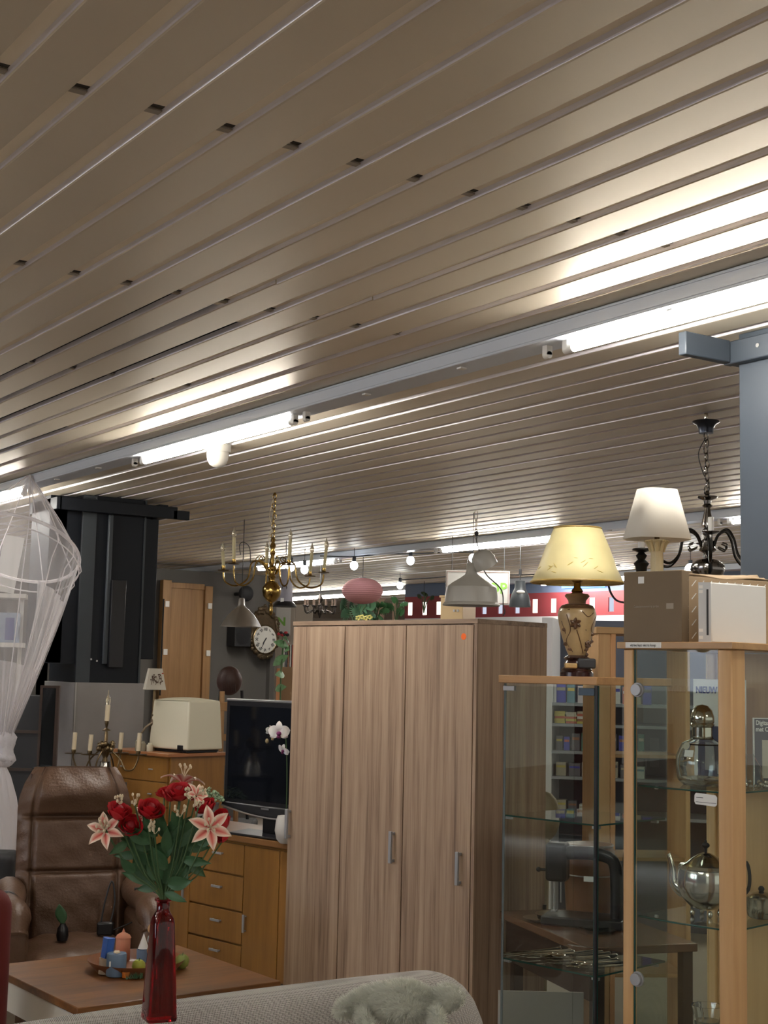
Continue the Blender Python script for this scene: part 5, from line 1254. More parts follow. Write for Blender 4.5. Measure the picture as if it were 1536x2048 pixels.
MB().b2((-.030, -.004, 0), (.030, .012, zy(1318)-zy(1338))).build('pouch', M_blackm, tx, bevel=.006)
gd = thing('golden_ornament', yl.location-RT*(14*k)-FW*.050+Vector((0, 0, zy(1338))), RZC, 'small mottled golden box at the foot of the yellow lamp', 'ornament')
MB().b2((-.024, -.006, 0), (.018, .006, .017)).build('body', mat('gold_mottle', (.30, .19, .07, 1), rough=.4, var=.5, vscale=60), gd, bevel=.004)

# third cabinet behind
v3 = thing('display_cabinet', L(LD(1196, 6.3, 1.7).dot(RT), 6.3, 0), RZC+.08, 'beech open cabinet behind the frameless glass cabinet', 'cabinet')
z3 = 1.6+102*6.3/2800
MB().b2((0, .0, 0), (.058, .30, z3-.03)).build('side_panel', M_beech, v3, bevel=.002)
MB().b2((.058, -.006, 0), (.080, .015, z3-.03)).build('front_post', wood('light_beech', srgb(214, 162, 112), srgb(190, 140, 94), scale=(16, 16, .8)), v3, bevel=.002)
MB().b2((-.012, -.012, z3-.03), (.42, .32, z3)).build('top_board', M_beechs, v3, bevel=.002)
MB().b2((.40, 0, 0), (.42, .30, z3-.03)).build('side_panel', M_beech, v3)
for z in (.3, .8, 1.25): MB().b2((.055, .02, z), (.40, .30, z+.015)).build('shelf', M_beechs, v3)
cl = thing('hanging_cable', P(1238, 1186, 5.0), RZC, 'short curved black cable beside the yellow shade', 'cable')
MB().tube(smoothpath([(-.02, 0, .03), (-.012, 0, .0), (.01, 0, -.028), (.045, 0, -.035)]), .004, 6).build('cable', M_black, cl)
cl.location = P(1228, 1185, 4.9)

# ================================================================== sewing machine on its table
smt = thing('wooden_table', L(.545, 5.82, 0), RZC-math.radians(72), 'brown wooden table behind the glass cabinet with sewing machine', 'table')
MB().b2((-.10, 0, .61), (.70, .45, .64)).build('tabletop', mat('brown_tabletop', (.13, .06, .03, 1), rough=.25, var=.2, vscale=5), smt, bevel=.003)
MB().b2((-.08, .02, .45), (.68, .04, .61)).build('apron', mat('dark_apron', (.04, .02, .014, 1), rough=.5), smt)
for x in (-.08, .64):
    for y in (.04, .40): MB().b2((x, y, 0), (x+.04, y+.04, .61)).build('leg', mat('dark_apron2', (.04, .02, .014, 1), rough=.5), smt)
smq = L(LD(1118, 5.7, .8).dot(RT), 5.66, .6405)
sw_ = thing('sewing_machine', smq, RZC-.35, 'old black sewing machine seen through the glass cabinet', 'machine')
K6 = 6.0/2800
MB().b2((-.06, -.08, 0), (.26, .10, .035)).build('bed', M_black, sw_, bevel=.006)
MB().b2((-.055, -.035, .16), (.03, .045, .31)).build('head', M_black, sw_, bevel=.015, seg=3)
MB().tube(smoothpath([(0, 0, .27), (.09, 0, .275), (.17, 0, .27), (.215, 0, .24), (.225, 0, .14), (.225, 0, .03)]), [.024+.006*abs(i_/30-.5) for i_ in range(31)], 14).build('arm', M_black, sw_)
MB().cyl((-.02, -.01, .16), (-.02, -.01, .05), .007).cyl((0.005, -.01, .16), (0.005, -.01, .08), .003).box((-.02, -.015, .048), (.02, .035, .006)).build('needle_bar', M_alu, sw_)
MB().cyl((-.055, 0, .20), (-.085, 0, .20), .006).sphere((-.088, 0, .20), .010).build('tension_knob', M_black, sw_)
MB().lathe([(.05, 0), (.058, .01), (.05, .02), (.02, .02)], 24, M=Matrix.Rotation(PI/2, 3, 'Y'), c=(.255, 0, .255)).build('hand_wheel', M_black, sw_)
MB().b2((.10, -.031, .17), (.14, -.028, .19)).build('badge', M_paper, sw_)
bkx = thing('brown_drum', L(LD(1172, 5.9, .8).dot(RT), 5.82, .6405), 0, 'brown round wooden drum shaped case with pale rims behind the sewing machine', 'case')
MB().lathe([(.09, 0), (.10, .16), (.105, .26), (.09, .29), (.0005, .30)], 36).build('body', mat('orange_brown', (.17, .07, .025, 1), rough=.35), bkx)
m = MB(); m.torus((0, 0, .17), .102, .003, None, 36, 6); m.torus((0, 0, .285), .096, .005, None, 36, 6); m.build('metal_rim', M_alu, bkx)
hd = thing('oval_wooden_tray', L(LD(1100, 6.3, 1.1).dot(RT)+.05, 6.7, 0), RZC, 'pale rounded wooden form half hidden behind the wardrobe', 'ornament')
MB().sphere((-.02, 0, .95), .085, (.8, .5, 1.35)).cyl((-.03, 0, 0), (-.02, 0, .9), .02).build('form', mat('pale_form', (.30, .26, .17, 1), rough=.5), hd)
for i, (px, d, sx_) in enumerate(((1070, 5.95, .075), (1098, 6.05, .085), (1165, 5.8, .07), (1180, 5.72, .06))):
    dsh = thing('silver_dish', L(LD(px, d, .62).dot(RT), d-.25, .6405), .3*i, ['leftmost thin silver dish on the brown table', 'larger silver dish left of the sewing machine foot', 'silver dish under the sewing machine arm', 'smallest silver dish at the right under the machine'][i], 'dish', 'silver dishes on the brown table')
    MB().lathe([(.0005, .001), (sx_*.6, .001), (sx_, .012), (sx_*1.02, .012), (sx_*.6, 0), (.0005, 0)], 28).build('dish', M_silver, dsh)
wpn = thing('plain_board', L(.44, 5.085, 0), RZC, 'plain off white board standing below the table behind the glass cabinet', 'panel')
MB().b2((.0, 0, 0), (.30, .012, .50)).build('board', mat('offwhite_board', (.36, .33, .30, 1), rough=.6), wpn)

# far book and media racks seen between wardrobe and cabinets
rk = thing('media_rack', L(LD(1088, 9.0, 1.3).dot(RT), 9.0, 0), RZC-.25, 'blue grey metal rack of discs and paperbacks beyond the wardrobe', 'shelf')
RW = 1.1
MB().b2((-.02, .0, 0), (.05, .42, 1.98)).build('end_panel', M_wallw, rk)
MB().b2((-.02, .40, 0), (RW, .42, 1.98)).build('back_panel', mat('rack_blue_grey', (.075, .085, .115, 1), rough=.6), rk)
rackz = [.75, .98, 1.14, 1.31, 1.44]
M_rsh = mat('rack_shelf', (.25, .27, .30, 1), rough=.4)
for z in rackz: MB().b2((.05, .0, z-.018), (RW, .40, z)).build('shelf', M_rsh, rk)
MB().b2((RW-.02, 0, 0), (RW, .42, 1.98)).build('end_panel', M_rsh, rk)
cols = [(.05, .06, .35), (.10, .22, .28), (.60, .55, .58), (.30, .14, .08), (.5, .42, .1), (.42, .10, .06), (.40, .36, .28), (.12, .12, .14), (.55, .55, .52), (.06, .16, .12)]
CN = ['blue', 'teal', 'pale pink', 'rust', 'mustard', 'red', 'beige', 'charcoal', 'white', 'dark green']
cm = [mat('cover_%s' % n, c+(1,), rough=.45) for n, c in zip(['blue', 'teal', 'pale_pink', 'rust', 'mustard', 'red', 'beige', 'charcoal', 'white', 'dark_green'], cols)]
def bookt(name, loc, rz, size, m, label, cat, group):
    t = thing(name, loc, rz, label, cat, group)
    MB().b2((0, 0, 0), size).build('cover', m, t)
    MB().b2((.003, -.0015, size[2]*.62), (size[0]-.003, -.0002, size[2]*.78)).build('title_band', cm[(rnd.randrange(10))], t)
    return t
x = .07; i = 0; rb = random.Random(2)
for name, z, hmin, hmax, wmin, wmax, pal, n in (('disc_case', 1.44, .10, .125, .05, .06, [0, 1, 2, 3, 0, 8, 5, 6], 9), ('toy_figure_box', 1.14, .08, .12, .03, .05, [7, 0, 7, 9, 7, 0], 10), ('magazine', .98, .06, .10, .05, .08, [6, 7, 8, 7], 7), ('magazine', .75, .05, .08, .05, .08, [6, 7, 8, 7], 6)):
    x = .07
    for i in range(n):
        wdt = rb.uniform(wmin, wmax); h = rb.uniform(hmin, hmax)
        bookt(name, fpt(rk.location, RZC-.25, x, .06, z+.0005), RZC-.25, (wdt, .02 if name != 'magazine' else .08, h), cm[pal[i % len(pal)]],
              {'disc_case': '%s disc case, %s from the left facing out on the top rack shelf', 'toy_figure_box': '%s boxed item, %s from the left below the rack paperbacks', 'magazine': '%s magazine stack, %s from the left on the '+('upper' if z > .9 else 'lowest')+' magazine shelf'}[name] % (CN[pal[i % len(pal)]], ORD[i]), 'media', {'disc_case': 'disc cases facing out on the rack', 'toy_figure_box': 'boxed items on the rack', 'magazine': 'magazines on the rack'}[name]); x += wdt+rb.uniform(.008, .02)
for c_ in range(5):
    zc2 = 1.3105
    for r_ in range(5):
        th = rb.uniform(.013, .017); ci = rb.choice([4, 5, 6, 8, 3, 6, 8])
        t = thing('paperback', fpt(rk.location, RZC-.25, .06+.072*c_+rb.uniform(-.003, .003), .05, zc2), RZC-.25, '%s paperback, %s from the bottom in the %s pile from the left on the rack' % (CN[ci], ORD[r_], ORD[c_]), 'book', 'paperbacks piled flat on the rack')
        MB().b2((0, 0, 0), (.068, .10, th)).build('cover', cm[ci], t); zc2 += th+.0003
# shelves high behind the yellow lamp: white unit with goods
wr_ = thing('white_rack', L(LD(1120, 11.5, 1.6).dot(RT), 11.5, 0), RZC-.2, 'white rack with pastel goods behind the lamp urn', 'shelf')
MB().b2((0, .3, 0), (2.4, .32, 2.05)).build('back_panel', M_wallw, wr_)
for z in (1.45, 1.62, 1.80, 1.97): MB().b2((0, 0, z), (2.4, .3, z+.015)).build('shelf', M_wallw, wr_)
for i in range(22):
    z = (1.465, 1.635, 1.815)[i % 3]; xx = .10+.1*(i//3)+.03*(i % 3)
    bookt('goods_box', fpt(wr_.location, RZC-.2, xx, .05, z+.0005), RZC-.2, (rb.uniform(.04, .08), .06, rb.uniform(.08, .13)), cm[[8, 2, 8, 6, 5, 8, 2][i % 7]], '%s little box, %s from the left on the %s shelf of the white rack' % (CN[[8, 2, 8, 6, 5, 8, 2][i % 7]], ORD[i//3], ['lowest', 'middle', 'upper'][i % 3]), 'box', 'small boxes on the white rack')
# ================================================================== brass chandelier
bq0 = onz(550, 985, CZ); bd = bq0.dot(FW); kb = bd/2800
bc = thing('brass_chandelier', (bq0.x, bq0.y, CZ), RZC, 'polished brass chandelier with six candle arms and a ball, left of centre', 'chandelier')
def zq(py): return -(py-985)*kb
def xq(px, py): return (px-550)*kb+(py-985)*kb*.0222
MB().lathe([(.004, 0), (.012, -.01), (.004, -.02)], 12).build('ceiling_hook', M_brass, bc)
chain(MB(), (0, 0, zq(988)), (xq(547, 1078), 0, zq(1078)), .022, .040, .003, .004).build('chain', M_brass, bc)
MB().tube(smoothpath([(0, 0, 0), (-.03, 0, zq(1030)), (-.012, 0, zq(1055)), (-.03, 0, zq(1075)), (-.01, .01, zq(1110)), (.005, .02, zq(1130))]), .002, 5).build('cord', M_ivory, bc)
bx0 = xq(546, 1130)
MB().lathe([(.003, zq(1074)), (.016, zq(1080)), (.010, zq(1086)), (.020, zq(1093)), (.011, zq(1100)), (.018, zq(1108)), (.010, zq(1114)), (.014, zq(1125)), (.009, zq(1132)), (.028, zq(1136)), (.030, zq(1140)), (.018, zq(1144)), (.018, zq(1152)), (.026, zq(1156)), (.019, zq(1160)), (.020, zq(1164)), (.036, zq(1168)), (.056, zq(1176)), (.060, zq(1184)), (.054, zq(1194)), (.030, zq(1203)), (.010, zq(1207)), (.008, zq(1210)), (.014, zq(1212)), (.010, zq(1216)), (.014, zq(1222)), (.010, zq(1230)), (.0005, zq(1233))], 30, c=(bx0, 0, 0)).build('baluster', M_brass, bc)
arms_b = [(449, 1147, -.03, 1108, 0), (472, 1135, -.10, 1081, 1), (530, 1135, .16, 1100, 0), (582, 1135, -.13, 1083, 1), (620, 1152, .10, 1103, 0), (649, 1146, .02, 1095, 0)]
for i, (px, py, y, top, lit_) in enumerate(arms_b):
    x = xq(px, py); 
    dx = x-bx0
    P0 = (bx0+dx*.08, y*.1, zq(1150)); pts = [P0, (bx0+dx*.22, y*.25, zq(1128)), (bx0+dx*.42, y*.45, zq(1128)), (bx0+dx*.50, y*.5, zq(1160)), (bx0+dx*.72, y*.75, zq(1175)), (bx0+dx*.95, y*.97, zq(1168)), (x, y, zq(py+2))]
    a = MB().tube(smoothpath(pts, 7), .0052, 8).build('arm', M_brass, bc)
    MB().lathe([(.0005, 0), (.034, .004), (.036, .008), (.008, .006)], 20, c=(x, y, zq(py))).build('drip_pan', M_dbrass, a)
    MB().lathe([(.008, 0), (.013, .01), (.011, .03)], 12, c=(x, y, zq(py)+.005)).build('socket', M_brass, a)
    MB().cyl((x, y, zq(py)+.03), (x+.004*(i-2), y, zq(top)), .0105, seg=12).build('candle_sleeve', mat('candle_sleeve_old', (.40, .35, .20, 1), rough=.6), a)
    MB().lathe([(.008, 0), (.014, .016), (.013, .03), (.005, .05), (.003, .062), (.0005, .066)], 12, c=(x+.004*(i-2), y, zq(top))).build('bulb', M_bulbg, a)
    MB().tube(smoothpath([(bx0+dx*.30, y*.3, zq(1131)), (bx0+dx*.34, y*.35, zq(1120)), (bx0+dx*.26, y*.3, zq(1114)), (bx0+dx*.20, y*.2, zq(1120)), (bx0+dx*.26, y*.2, zq(1124))], 5), .0032, 6).build('scroll', M_brass, a)

# nickel chandelier
nq0 = onz(1412, 826, CZ); nd = nq0.dot(FW); kn = nd/2800
nc_ = thing('nickel_chandelier', (nq0.x, nq0.y, CZ), RZC, 'dark nickel chandelier on a chain beside the slate column', 'chandelier')
def zn(py): return -(py-826)*kn
def xn(px, py): return (px-1412)*kn+(py-826)*kn*.0222
MB().lathe([(.008, 0), (.010, -.012), (.006, -.03), (.010, zn(838)), (.005, zn(843))], 12).build('ceiling_hook', M_silver, nc_)
MB().lathe([(.004, zn(843)), (.056, zn(843)), (.058, zn(845)), (.040, zn(850)), (.032, zn(858)), (.030, zn(868)), (.004, zn(868))], 28).build('canopy', mat('dark_canopy', (.04, .045, .06, 1), rough=.3, metal=.8), nc_)
chain(MB(), (0, 0, zn(868)), (xn(1410, 992), 0, zn(992)), .020, .036, .0026, .004).build('chain', M_nickel, nc_)
MB().tube(smoothpath([(0, 0, zn(876)), (-.032, 0, zn(910)), (-.012, 0, zn(950)), (.012, 0, zn(975)), (.006, 0, zn(995))]), .0022, 5).build('cord', M_blackm, nc_)
nx = xn(1409, 1050)
MB().lathe([(.006, zn(985)), (.010, zn(992)), (.006, zn(996)), (.042, zn(997)), (.040, zn(1000)), (.016, zn(1005)), (.014, zn(1012)), (.022, zn(1016)), (.012, zn(1020)), (.014, zn(1030)), (.024, zn(1050)), (.024, zn(1056)), (.012, zn(1060)), (.023, zn(1066)), (.023, zn(1072)), (.012, zn(1077)), (.014, zn(1082)), (.030, zn(1088)), (.030, zn(1100)), (.036, zn(1106)), (.016, zn(1112)), (.008, zn(1118)), (.012, zn(1122)), (.045, zn(1126)), (.068, zn(1135)), (.072, zn(1145)), (.06, zn(1158)), (.03, zn(1168)), (.0005, zn(1172))], 32, c=(nx, 0, 0)).build('baluster', M_nickel, nc_)
for i in range(6):
    a = .35+i*PI/3; R_ = .245; cx_, sy_ = math.cos(a), math.sin(a)
    def q_(r, py): return (nx+R_*r*cx_, R_*r*sy_, zn(py))
    arm = MB().tube(smoothpath([q_(.12, 1098), q_(.2, 1076), q_(.36, 1066), q_(.48, 1085), (nx+R_*.56*cx_, R_*.56*sy_, zn(1118)), q_(.75, 1136), q_(.95, 1124), q_(1, 1098), q_(1, 1086)], 6), .0058, 8).build('arm', mat('nickel_black', (.05, .048, .045, 1), rough=.25, metal=1), nc_)
    c_ = Vector(q_(1, 1086))
    MB().lathe([(.006, 0), (.034, .008), (.036, .012), (.01, .011)], 20, c=c_).build('drip_pan', M_nickel, arm)
    MB().cyl(c_+Vector((0, 0, .01)), c_+Vector((0, 0, .07)), .011).build('candle_sleeve', M_white, arm)
    MB().tube(smoothpath([q_(.2, 1100), q_(.33, 1106), q_(.36, 1096), q_(.28, 1092)], 4), .0035, 6).build('scroll', M_nickel, arm)

# small dark candle lamp left on cabinet behind box
sl_ = thing('dark_candlestick', L(LD(1284, 3.86, 1.8).dot(RT), 3.87, VH1+.0005), 0, 'ornate dark candlestick half hidden between brown box and white lamp', 'candlestick')
k_ = 3.87/2800
def zs(py): return 1.6-(py-1358)*k_-VH1
MB().lathe([(.028, 0), (.028, .01), (.012, .02), (.010, .1), (.018, .13), (.012, .17), (.016, zs(1135)), (.022, zs(1128)), (.010, zs(1120)), (.016, zs(1112)), (.008, zs(1106)), (.026, zs(1101)), (.024, zs(1098)), (.008, zs(1096))], 20).build('stem', mat('black_bronze', (.03, .028, .025, 1), rough=.3, metal=.8), sl_)
MB().cyl((0, 0, zs(1097)), (0, 0, zs(1085)), .010).build('candle_sleeve', M_white, sl_)

# ================================================================== hanging shades centre
hq = onz(952, 1022, CZ); hd_ = hq.dot(FW); kh = hd_/2800
hs_ = thing('hanging_shade_lamp', (hq.x, hq.y, CZ), RZC, 'pale grey metal pendant with wide bell shade hanging on a chain, centre', 'lamp')
def zh(py): return -(py-1022)*kh
def xh(px, py): return (px-952)*kh+(py-1022)*kh*.0222
chain(MB(), (0, 0, 0), (xh(952, 1078), 0, zh(1078)), .024, .075, .0022).build('chain', M_dbrass, hs_)
MB().sphere((xh(953, 1068), 0, zh(1068)), .014, (1, 1, 1.4)).build('hook_knot', M_blackm, hs_)
MB().tube(smoothpath([(xh(953, 1075), 0, zh(1075)), (xh(953, 1085), 0, zh(1085)), (xh(957, 1098), 0, zh(1098)), (xh(958, 1104), 0, zh(1104))]), .004, 6).build('cord', M_blackm, hs_)
M_gsh = mat('grey_enamel_shade', (.36, .345, .31, 1), rough=.4)
Mt3 = Euler((.0, .55, 0)).to_matrix()
MB().lathe([(.008, .075), (.045, .065), (.070, .04), (.083, 0), (.085, -.045), (.082, -.045), (.078, 0)], 36, c=(xh(966, 1120), 0, zh(1122)), M=Euler((.25, -.45, 0)).to_matrix(), caps=False).build('dome_shade', M_gsh, hs_, solid=.002)
cx_ = xh(942, 1170)
MB().lathe([(.034, zh(1128)), (.036, zh(1142)), (.044, zh(1150)), (.075, zh(1157)), (.13, zh(1167)), (.168, zh(1176)), (.178, zh(1190)), (.180, zh(1206)), (.196, zh(1211)), (.194, zh(1212.5)), (.176, zh(1207))], 48, c=(cx_, 0, 0), caps=False).build('bell_shade', M_gsh, hs_, solid=.002)
for s_ in (-1, 1): MB().tube([(cx_+s_*.028, 0, zh(1120)), (cx_+s_*.028, 0, zh(1143))], .003, 6).build('bracket_rod', M_alu, hs_)
MB().tube(smoothpath([(xh(962, 1132), -.02, zh(1132)), (xh(972, 1153), -.06, zh(1153)), (xh(993, 1176), -.15, zh(1176)), (xh(999, 1192), -.20, zh(1192)), (xh(1000, 1215), -.20, zh(1215)), (xh(1003, 1226), -.2, zh(1226)), (xh(999, 1234), -.2, zh(1234))]), .004, 6).build('lead', M_blackm, hs_)
# small round bulb next to dome
bl2 = thing('glowing_bulb', P(946, 1116, hd_+.1), 0, 'round glowing bulb just left of the tilted grey dome', 'bulb', 'string of round bulbs')
MB().sphere((0, 0, 0), .030).build('glass', M_bulb, bl2)

# sign with P
sg = thing('hanging_sign', P(953, 1175, 11.3), RZC-.12, 'white hanging sign with a green letter P, behind the bell shade', 'sign')
k_ = 11.3/2800
MB().b2((-62*k_, 0, -34*k_), (66*k_, .02, 34*k_)).build('board', mat('sign_white', (.52, .52, .50, 1), rough=.5), sg)
m = MB()
for a in (((-60*k_, -.004, -32*k_), (64*k_, 0, -30.5*k_)), ((-60*k_, -.004, 30.5*k_), (64*k_, 0, 32*k_)), ((-60*k_, -.004, -32*k_), (-58.5*k_, 0, 32*k_)), ((62.5*k_, -.004, -32*k_), (64*k_, 0, 32*k_))): m.b2(*a)
m.build('border', mat('sign_border', (.28, .20, .18, 1)), sg)
text('lettering', 'OP', 30*k_, M_green, sg, (42*k_, -.003, -2*k_), (PI/2, 0, 0), sx=.95, bold=.003)
for x in (-50, 55): MB().cyl((x*k_, .01, 34*k_), (x*k_, .01, CZ-sg.location.z), .003).build('wire', M_blackm, sg)
sn = thing('wall_sign', P(563, 1240, 17), RZC, 'pale sign with a green letter N beside the wall clock', 'sign')
k_ = 17/2800
MB().b2((-16*k_, 0, -30*k_), (18*k_, .02, 30*k_)).build('board', mat('sign_white2', (.62, .60, .56, 1), rough=.5), sn)
text('lettering', 'N', 22*k_, M_green, sn, (0, -.003, -4*k_), (PI/2, 0, 0), bold=.006)
bw = thing('beige_panel_wall', P(590, 1300, 17.3), RZC, 'tall beige panels behind the wall sign', 'panel'); bw.location.z = 0
for i in range(3): MB().b2((-.45+.22*i, 0, 0), (-.235+.22*i, .03, 2.42)).build('panel', M_wallb, bw, bevel=.003)

# black pendant right of sign
pq = P(1040, 1190, 11)
bp = thing('black_pendant', (pq.x, pq.y, CZ), RZC, 'black pendant lamp with white oval badge, right of the white sign', 'lamp')
k_ = 11/2800; z0 = pq.z-CZ
def zp_(py): return z0-(py-1190)*k_
MB().cyl((0, 0, 0), (0, 0, zp_(1160)), .003).build('cord', M_blackm, bp)
MB().cyl((0, 0, zp_(1150)), (0, 0, zp_(1138)), .012).build('cord_grip', M_blackm, bp)
MB().lathe([(.04, zp_(1162)), (.043, zp_(1176)), (.05, zp_(1180)), (.068, zp_(1190)), (.08, zp_(1202)), (.086, zp_(1214)), (.083, zp_(1214))], 32).build('shade', mat('black_enamel', (.035, .04, .045, 1), rough=.4), bp)
MB().sphere((.0, -.06, zp_(1185)), .034, (1, .3, .42)).build('badge', M_white, bp)
# pink lantern
pl_q = P(725, 1182, 13.0)
pkl = thing('pink_paper_lantern', (pl_q.x, pl_q.y, pl_q.z), RZC, 'pink ribbed oval paper lantern hanging in the distance', 'lantern')
k_ = 13/2800; prof_l = []
for i in range(61):
    t_ = -PI/2+PI*i/60; prof_l.append((max(.03, 41*k_*math.cos(t_)**.9)*(1+.02*math.cos(i*PI*2/3)), 26*k_*math.sin(t_)))
MB().lathe(prof_l, 40, caps=False).build('paper_shade', mat('pink_paper', (.48, .22, .22, 1), rough=.8, bump=.1, bscale=80), pkl, ang=180)
MB().cyl((0, 0, 26*k_), (0, 0, CZ-pl_q.z), .003).build('cord', M_blackm, pkl)
MB().torus((0, 0, 26*k_), .03, .004).build('wire_ring', M_alu, pkl)

# string bulbs
wire_pts = [(640, 1112, 12.6), (708, 1113, 12.6), (765, 1108, 12.6), (821, 1108, 12.6), (880, 1105, 12.4), (945, 1104, 12.2)]
fl_ = thing('festoon_cable', P(*wire_pts[0]), 0, 'black cable strung with round bulbs under the ceiling', 'cable')
m = MB().tube(smoothpath([P(*p)-P(*wire_pts[0]) for p in wire_pts]), .006, 6); m.build('cable', M_blackm, fl_)
m = MB().tube(smoothpath([P(*p)-P(*wire_pts[0]) for p in ((800, 1160, 15), (860, 1156, 14), (900, 1153, 13.5), (1000, 1150, 13), (1080, 1148, 12.5), (1240, 1130, 12))]), .006, 6); m.build('cable', M_blackm, fl_)
bl = [(708, 1131, 12.6, 'round bulb on the cable nearest left above the pink lantern'), (821, 1121, 12.6, 'round bulb on the cable right of the pink lantern'), (800, 1171, 15.5, 'smaller round bulb low beside the short lit tube'), (609, 1139, 12.8, 'round bulb seen between the brass chandelier arms'), (582, 1134, 12.6, 'round bulb close to the brass chandelier stem'), (1381, 1140, 12, 'bright round bulb showing above the kraft box'), (1106, 1052+78, 13, 'round bulb hidden behind the yellow shade')]
for px, py, d, lb_ in bl:
    t = thing('round_bulb', P(px, py, d), 0, lb_, 'bulb', 'string of round bulbs'); MB().cyl((0, 0, .08), (0, 0, CZ-t.location.z), .0025).build('cord', M_blackm, t)
    MB().sphere((0, 0, 0), .036 if px < 1300 else .05, (1, 1, 1.15)).build('glass', M_bulb, t)
    MB().cyl((0, 0, .036), (0, 0, .085), .017).build('socket', M_blackm, t)

# silver pendant shade
sq_ = P(483, 1215, 10.4)
spn = thing('silver_pendant', (sq_.x, sq_.y, CZ), RZC, 'brushed silver bell pendant lamp in front of the wall clock', 'lamp')
k_ = 10.4/2800; z0 = sq_.z-CZ
def z_(py): return z0-(py-1215)*k_
MB().cyl((0, 0, 0), (0, 0, z_(1198)), .003).build('cord', M_blackm, spn)
m = MB().tube(smoothpath([(-.02, 0, z_(1110)), (-.03, 0, z_(1090)), (.0, 0, z_(1084)), (.045, 0, z_(1095)), (.055, 0, z_(1125))]), .003, 6); m.build('cord_loop', M_blackm, spn)
MB().lathe([(.016, z_(1196)), (.022, z_(1198)), (.026, z_(1210)), (.034, z_(1214)), (.060, z_(1220)), (.095, z_(1229)), (.125, z_(1240)), (.148, z_(1251)), (.152, z_(1253)), (.145, z_(1251))], 44).build('shade', M_alu, spn)
# grey spotlight with dark brim
gq = P(570, 1178, 12)
gs = thing('grey_pendant', (gq.x, gq.y, CZ), RZC, 'grey blunt pendant with black brim left of the far dark chandelier', 'lamp')
k_ = 12/2800; z0 = gq.z-CZ
def zg(py): return z0-(py-1178)*k_
MB().cyl((0, 0, 0), (0, 0, zg(1138)), .003).build('cord', M_blackm, gs)
MB().lathe([(.04, zg(1138)), (.05, zg(1145)), (.062, zg(1170)), (.068, zg(1204))], 28).build('shade', mat('grey_lilac', (.22, .21, .25, 1), rough=.5), gs)
MB().lathe([(.07, zg(1203)), (.085, zg(1206)), (.105, zg(1212)), (.104, zg(1214)), (.07, zg(1213))], 32).build('brim', M_black, gs)
MB().lathe([(.0005, 0), (.022, .002)], 16, M=Matrix.Rotation(PI/2, 3, 'X'), c=(.0, -.060, zg(1176)), caps=False).build('dark_disc', M_black, gs)
MB().b2((-.03, -.075, zg(1206)), (-.002, -.071, zg(1197))).build('price_tag', M_paper, gs)

# far dark chandelier
fq = P(640, 1212, 13.8)
fc = thing('dark_chandelier', (fq.x, fq.y, CZ), RZC, 'far black many armed chandelier above the wardrobe', 'chandelier')
k_ = 13.8/2800; z0 = fq.z-CZ
def zf_(py): return z0-(py-1212)*k_
MB().cyl((0, 0, 0), (0, 0, zf_(1190)), .006).build('chain', M_blackm, fc)
MB().lathe([(.006, zf_(1188)), (.03, zf_(1198)), (.012, zf_(1206)), (.03, zf_(1216)), (.02, zf_(1228)), (.004, zf_(1236))], 16).build('body', mat('black_iron', (.03, .024, .02, 1), rough=.4, metal=.6), fc)
for i in range(12):
    a = i*PI/6; R_ = .17 if i % 2 else .12; q = Vector((R_*math.cos(a), R_*math.sin(a), zf_(1214)))
    arm = MB().tube(smoothpath([(0, 0, zf_(1222)), q*.5+Vector((0, 0, zf_(1228)*.5)), Vector((q.x*.9, q.y*.9, zf_(1226))), q]), .007, 6).build('arm', mat('black_iron2', (.03, .024, .02, 1), rough=.4, metal=.6), fc)
    MB().lathe([(.008, 0), (.024, .01), (.006, .014)], 12, c=q).build('drip_pan', M_blackm, arm); MB().cyl(q+Vector((0, 0, .01)), q+Vector((0, 0, .075)), .008, seg=8).build('candle_sleeve', mat('brown_sleeve', (.12, .08, .06, 1)), arm)

MB().cyl((0, 0, .02), (0, 0, CZ-bl2.location.z), .002).build('cord', M_blackm, bl2)
# ================================================================== far plants, posts, crates
def monstera(parent, c, r, rot, m_):
    R = Euler(rot).to_matrix(); c = Vector(c); mb = MB(); n = 14; ctr = mb.b.verts.new(c); prev = None; first = None; vs_ = []
    for i in range(n*3):
        a = 2*PI*i/(n*3); cut = 1 if i % 3 else .55; k2 = .78+.22*math.cos(a)
        rr = r*k2*(cut if .5 < a < 5.8 else 1); vs_.append(mb.b.verts.new(c+R @ Vector((rr*math.cos(a), rr*math.sin(a)*.85, -.25*rr*rr/r))))
    for i in range(len(vs_)): mb.b.faces.new((ctr, vs_[i], vs_[(i+1) % len(vs_)]))
    return mb.build('leaf', m_, parent, ang=180)
def plant(name, loc, label, leaves, m_, group='plants on the far shelves', pot=True):
    t = thing(name, loc, RZC, label, 'plant', group); rp = random.Random(hash(label) % 1000 if False else len(label))
    if pot: MB().lathe([(.06, -.32), (.085, -.16), (.08, -.16)], 16).build('pot', M_white, t)
    for i, (x, z, r) in enumerate(leaves):
        y = rp.uniform(-.1, .1); MB().tube(smoothpath([(0, 0, -.2), (x*.5, y*.5, z*.4-.05), (x, y, z)]), .006, 5).build('stem', M_stem, t)
        monstera(t, (x, y, z), r*1.35, (rp.uniform(.8, 1.5), rp.uniform(-.4, .4), rp.uniform(0, 6)), m_)
    return t
plant('potted_monstera', P(712, 1219, 15), 'monstera with big split leaves under the pink lantern', [(-.14, .05, .10), (-.05, .10, .11), (.05, .04, .12), (.13, .09, .09), (.0, -.03, .10), (-.10, -.05, .08), (.12, -.04, .08)], mat('monstera_leaf', (.07, .16, .09, 1), rough=.4, var=.4, vscale=20))
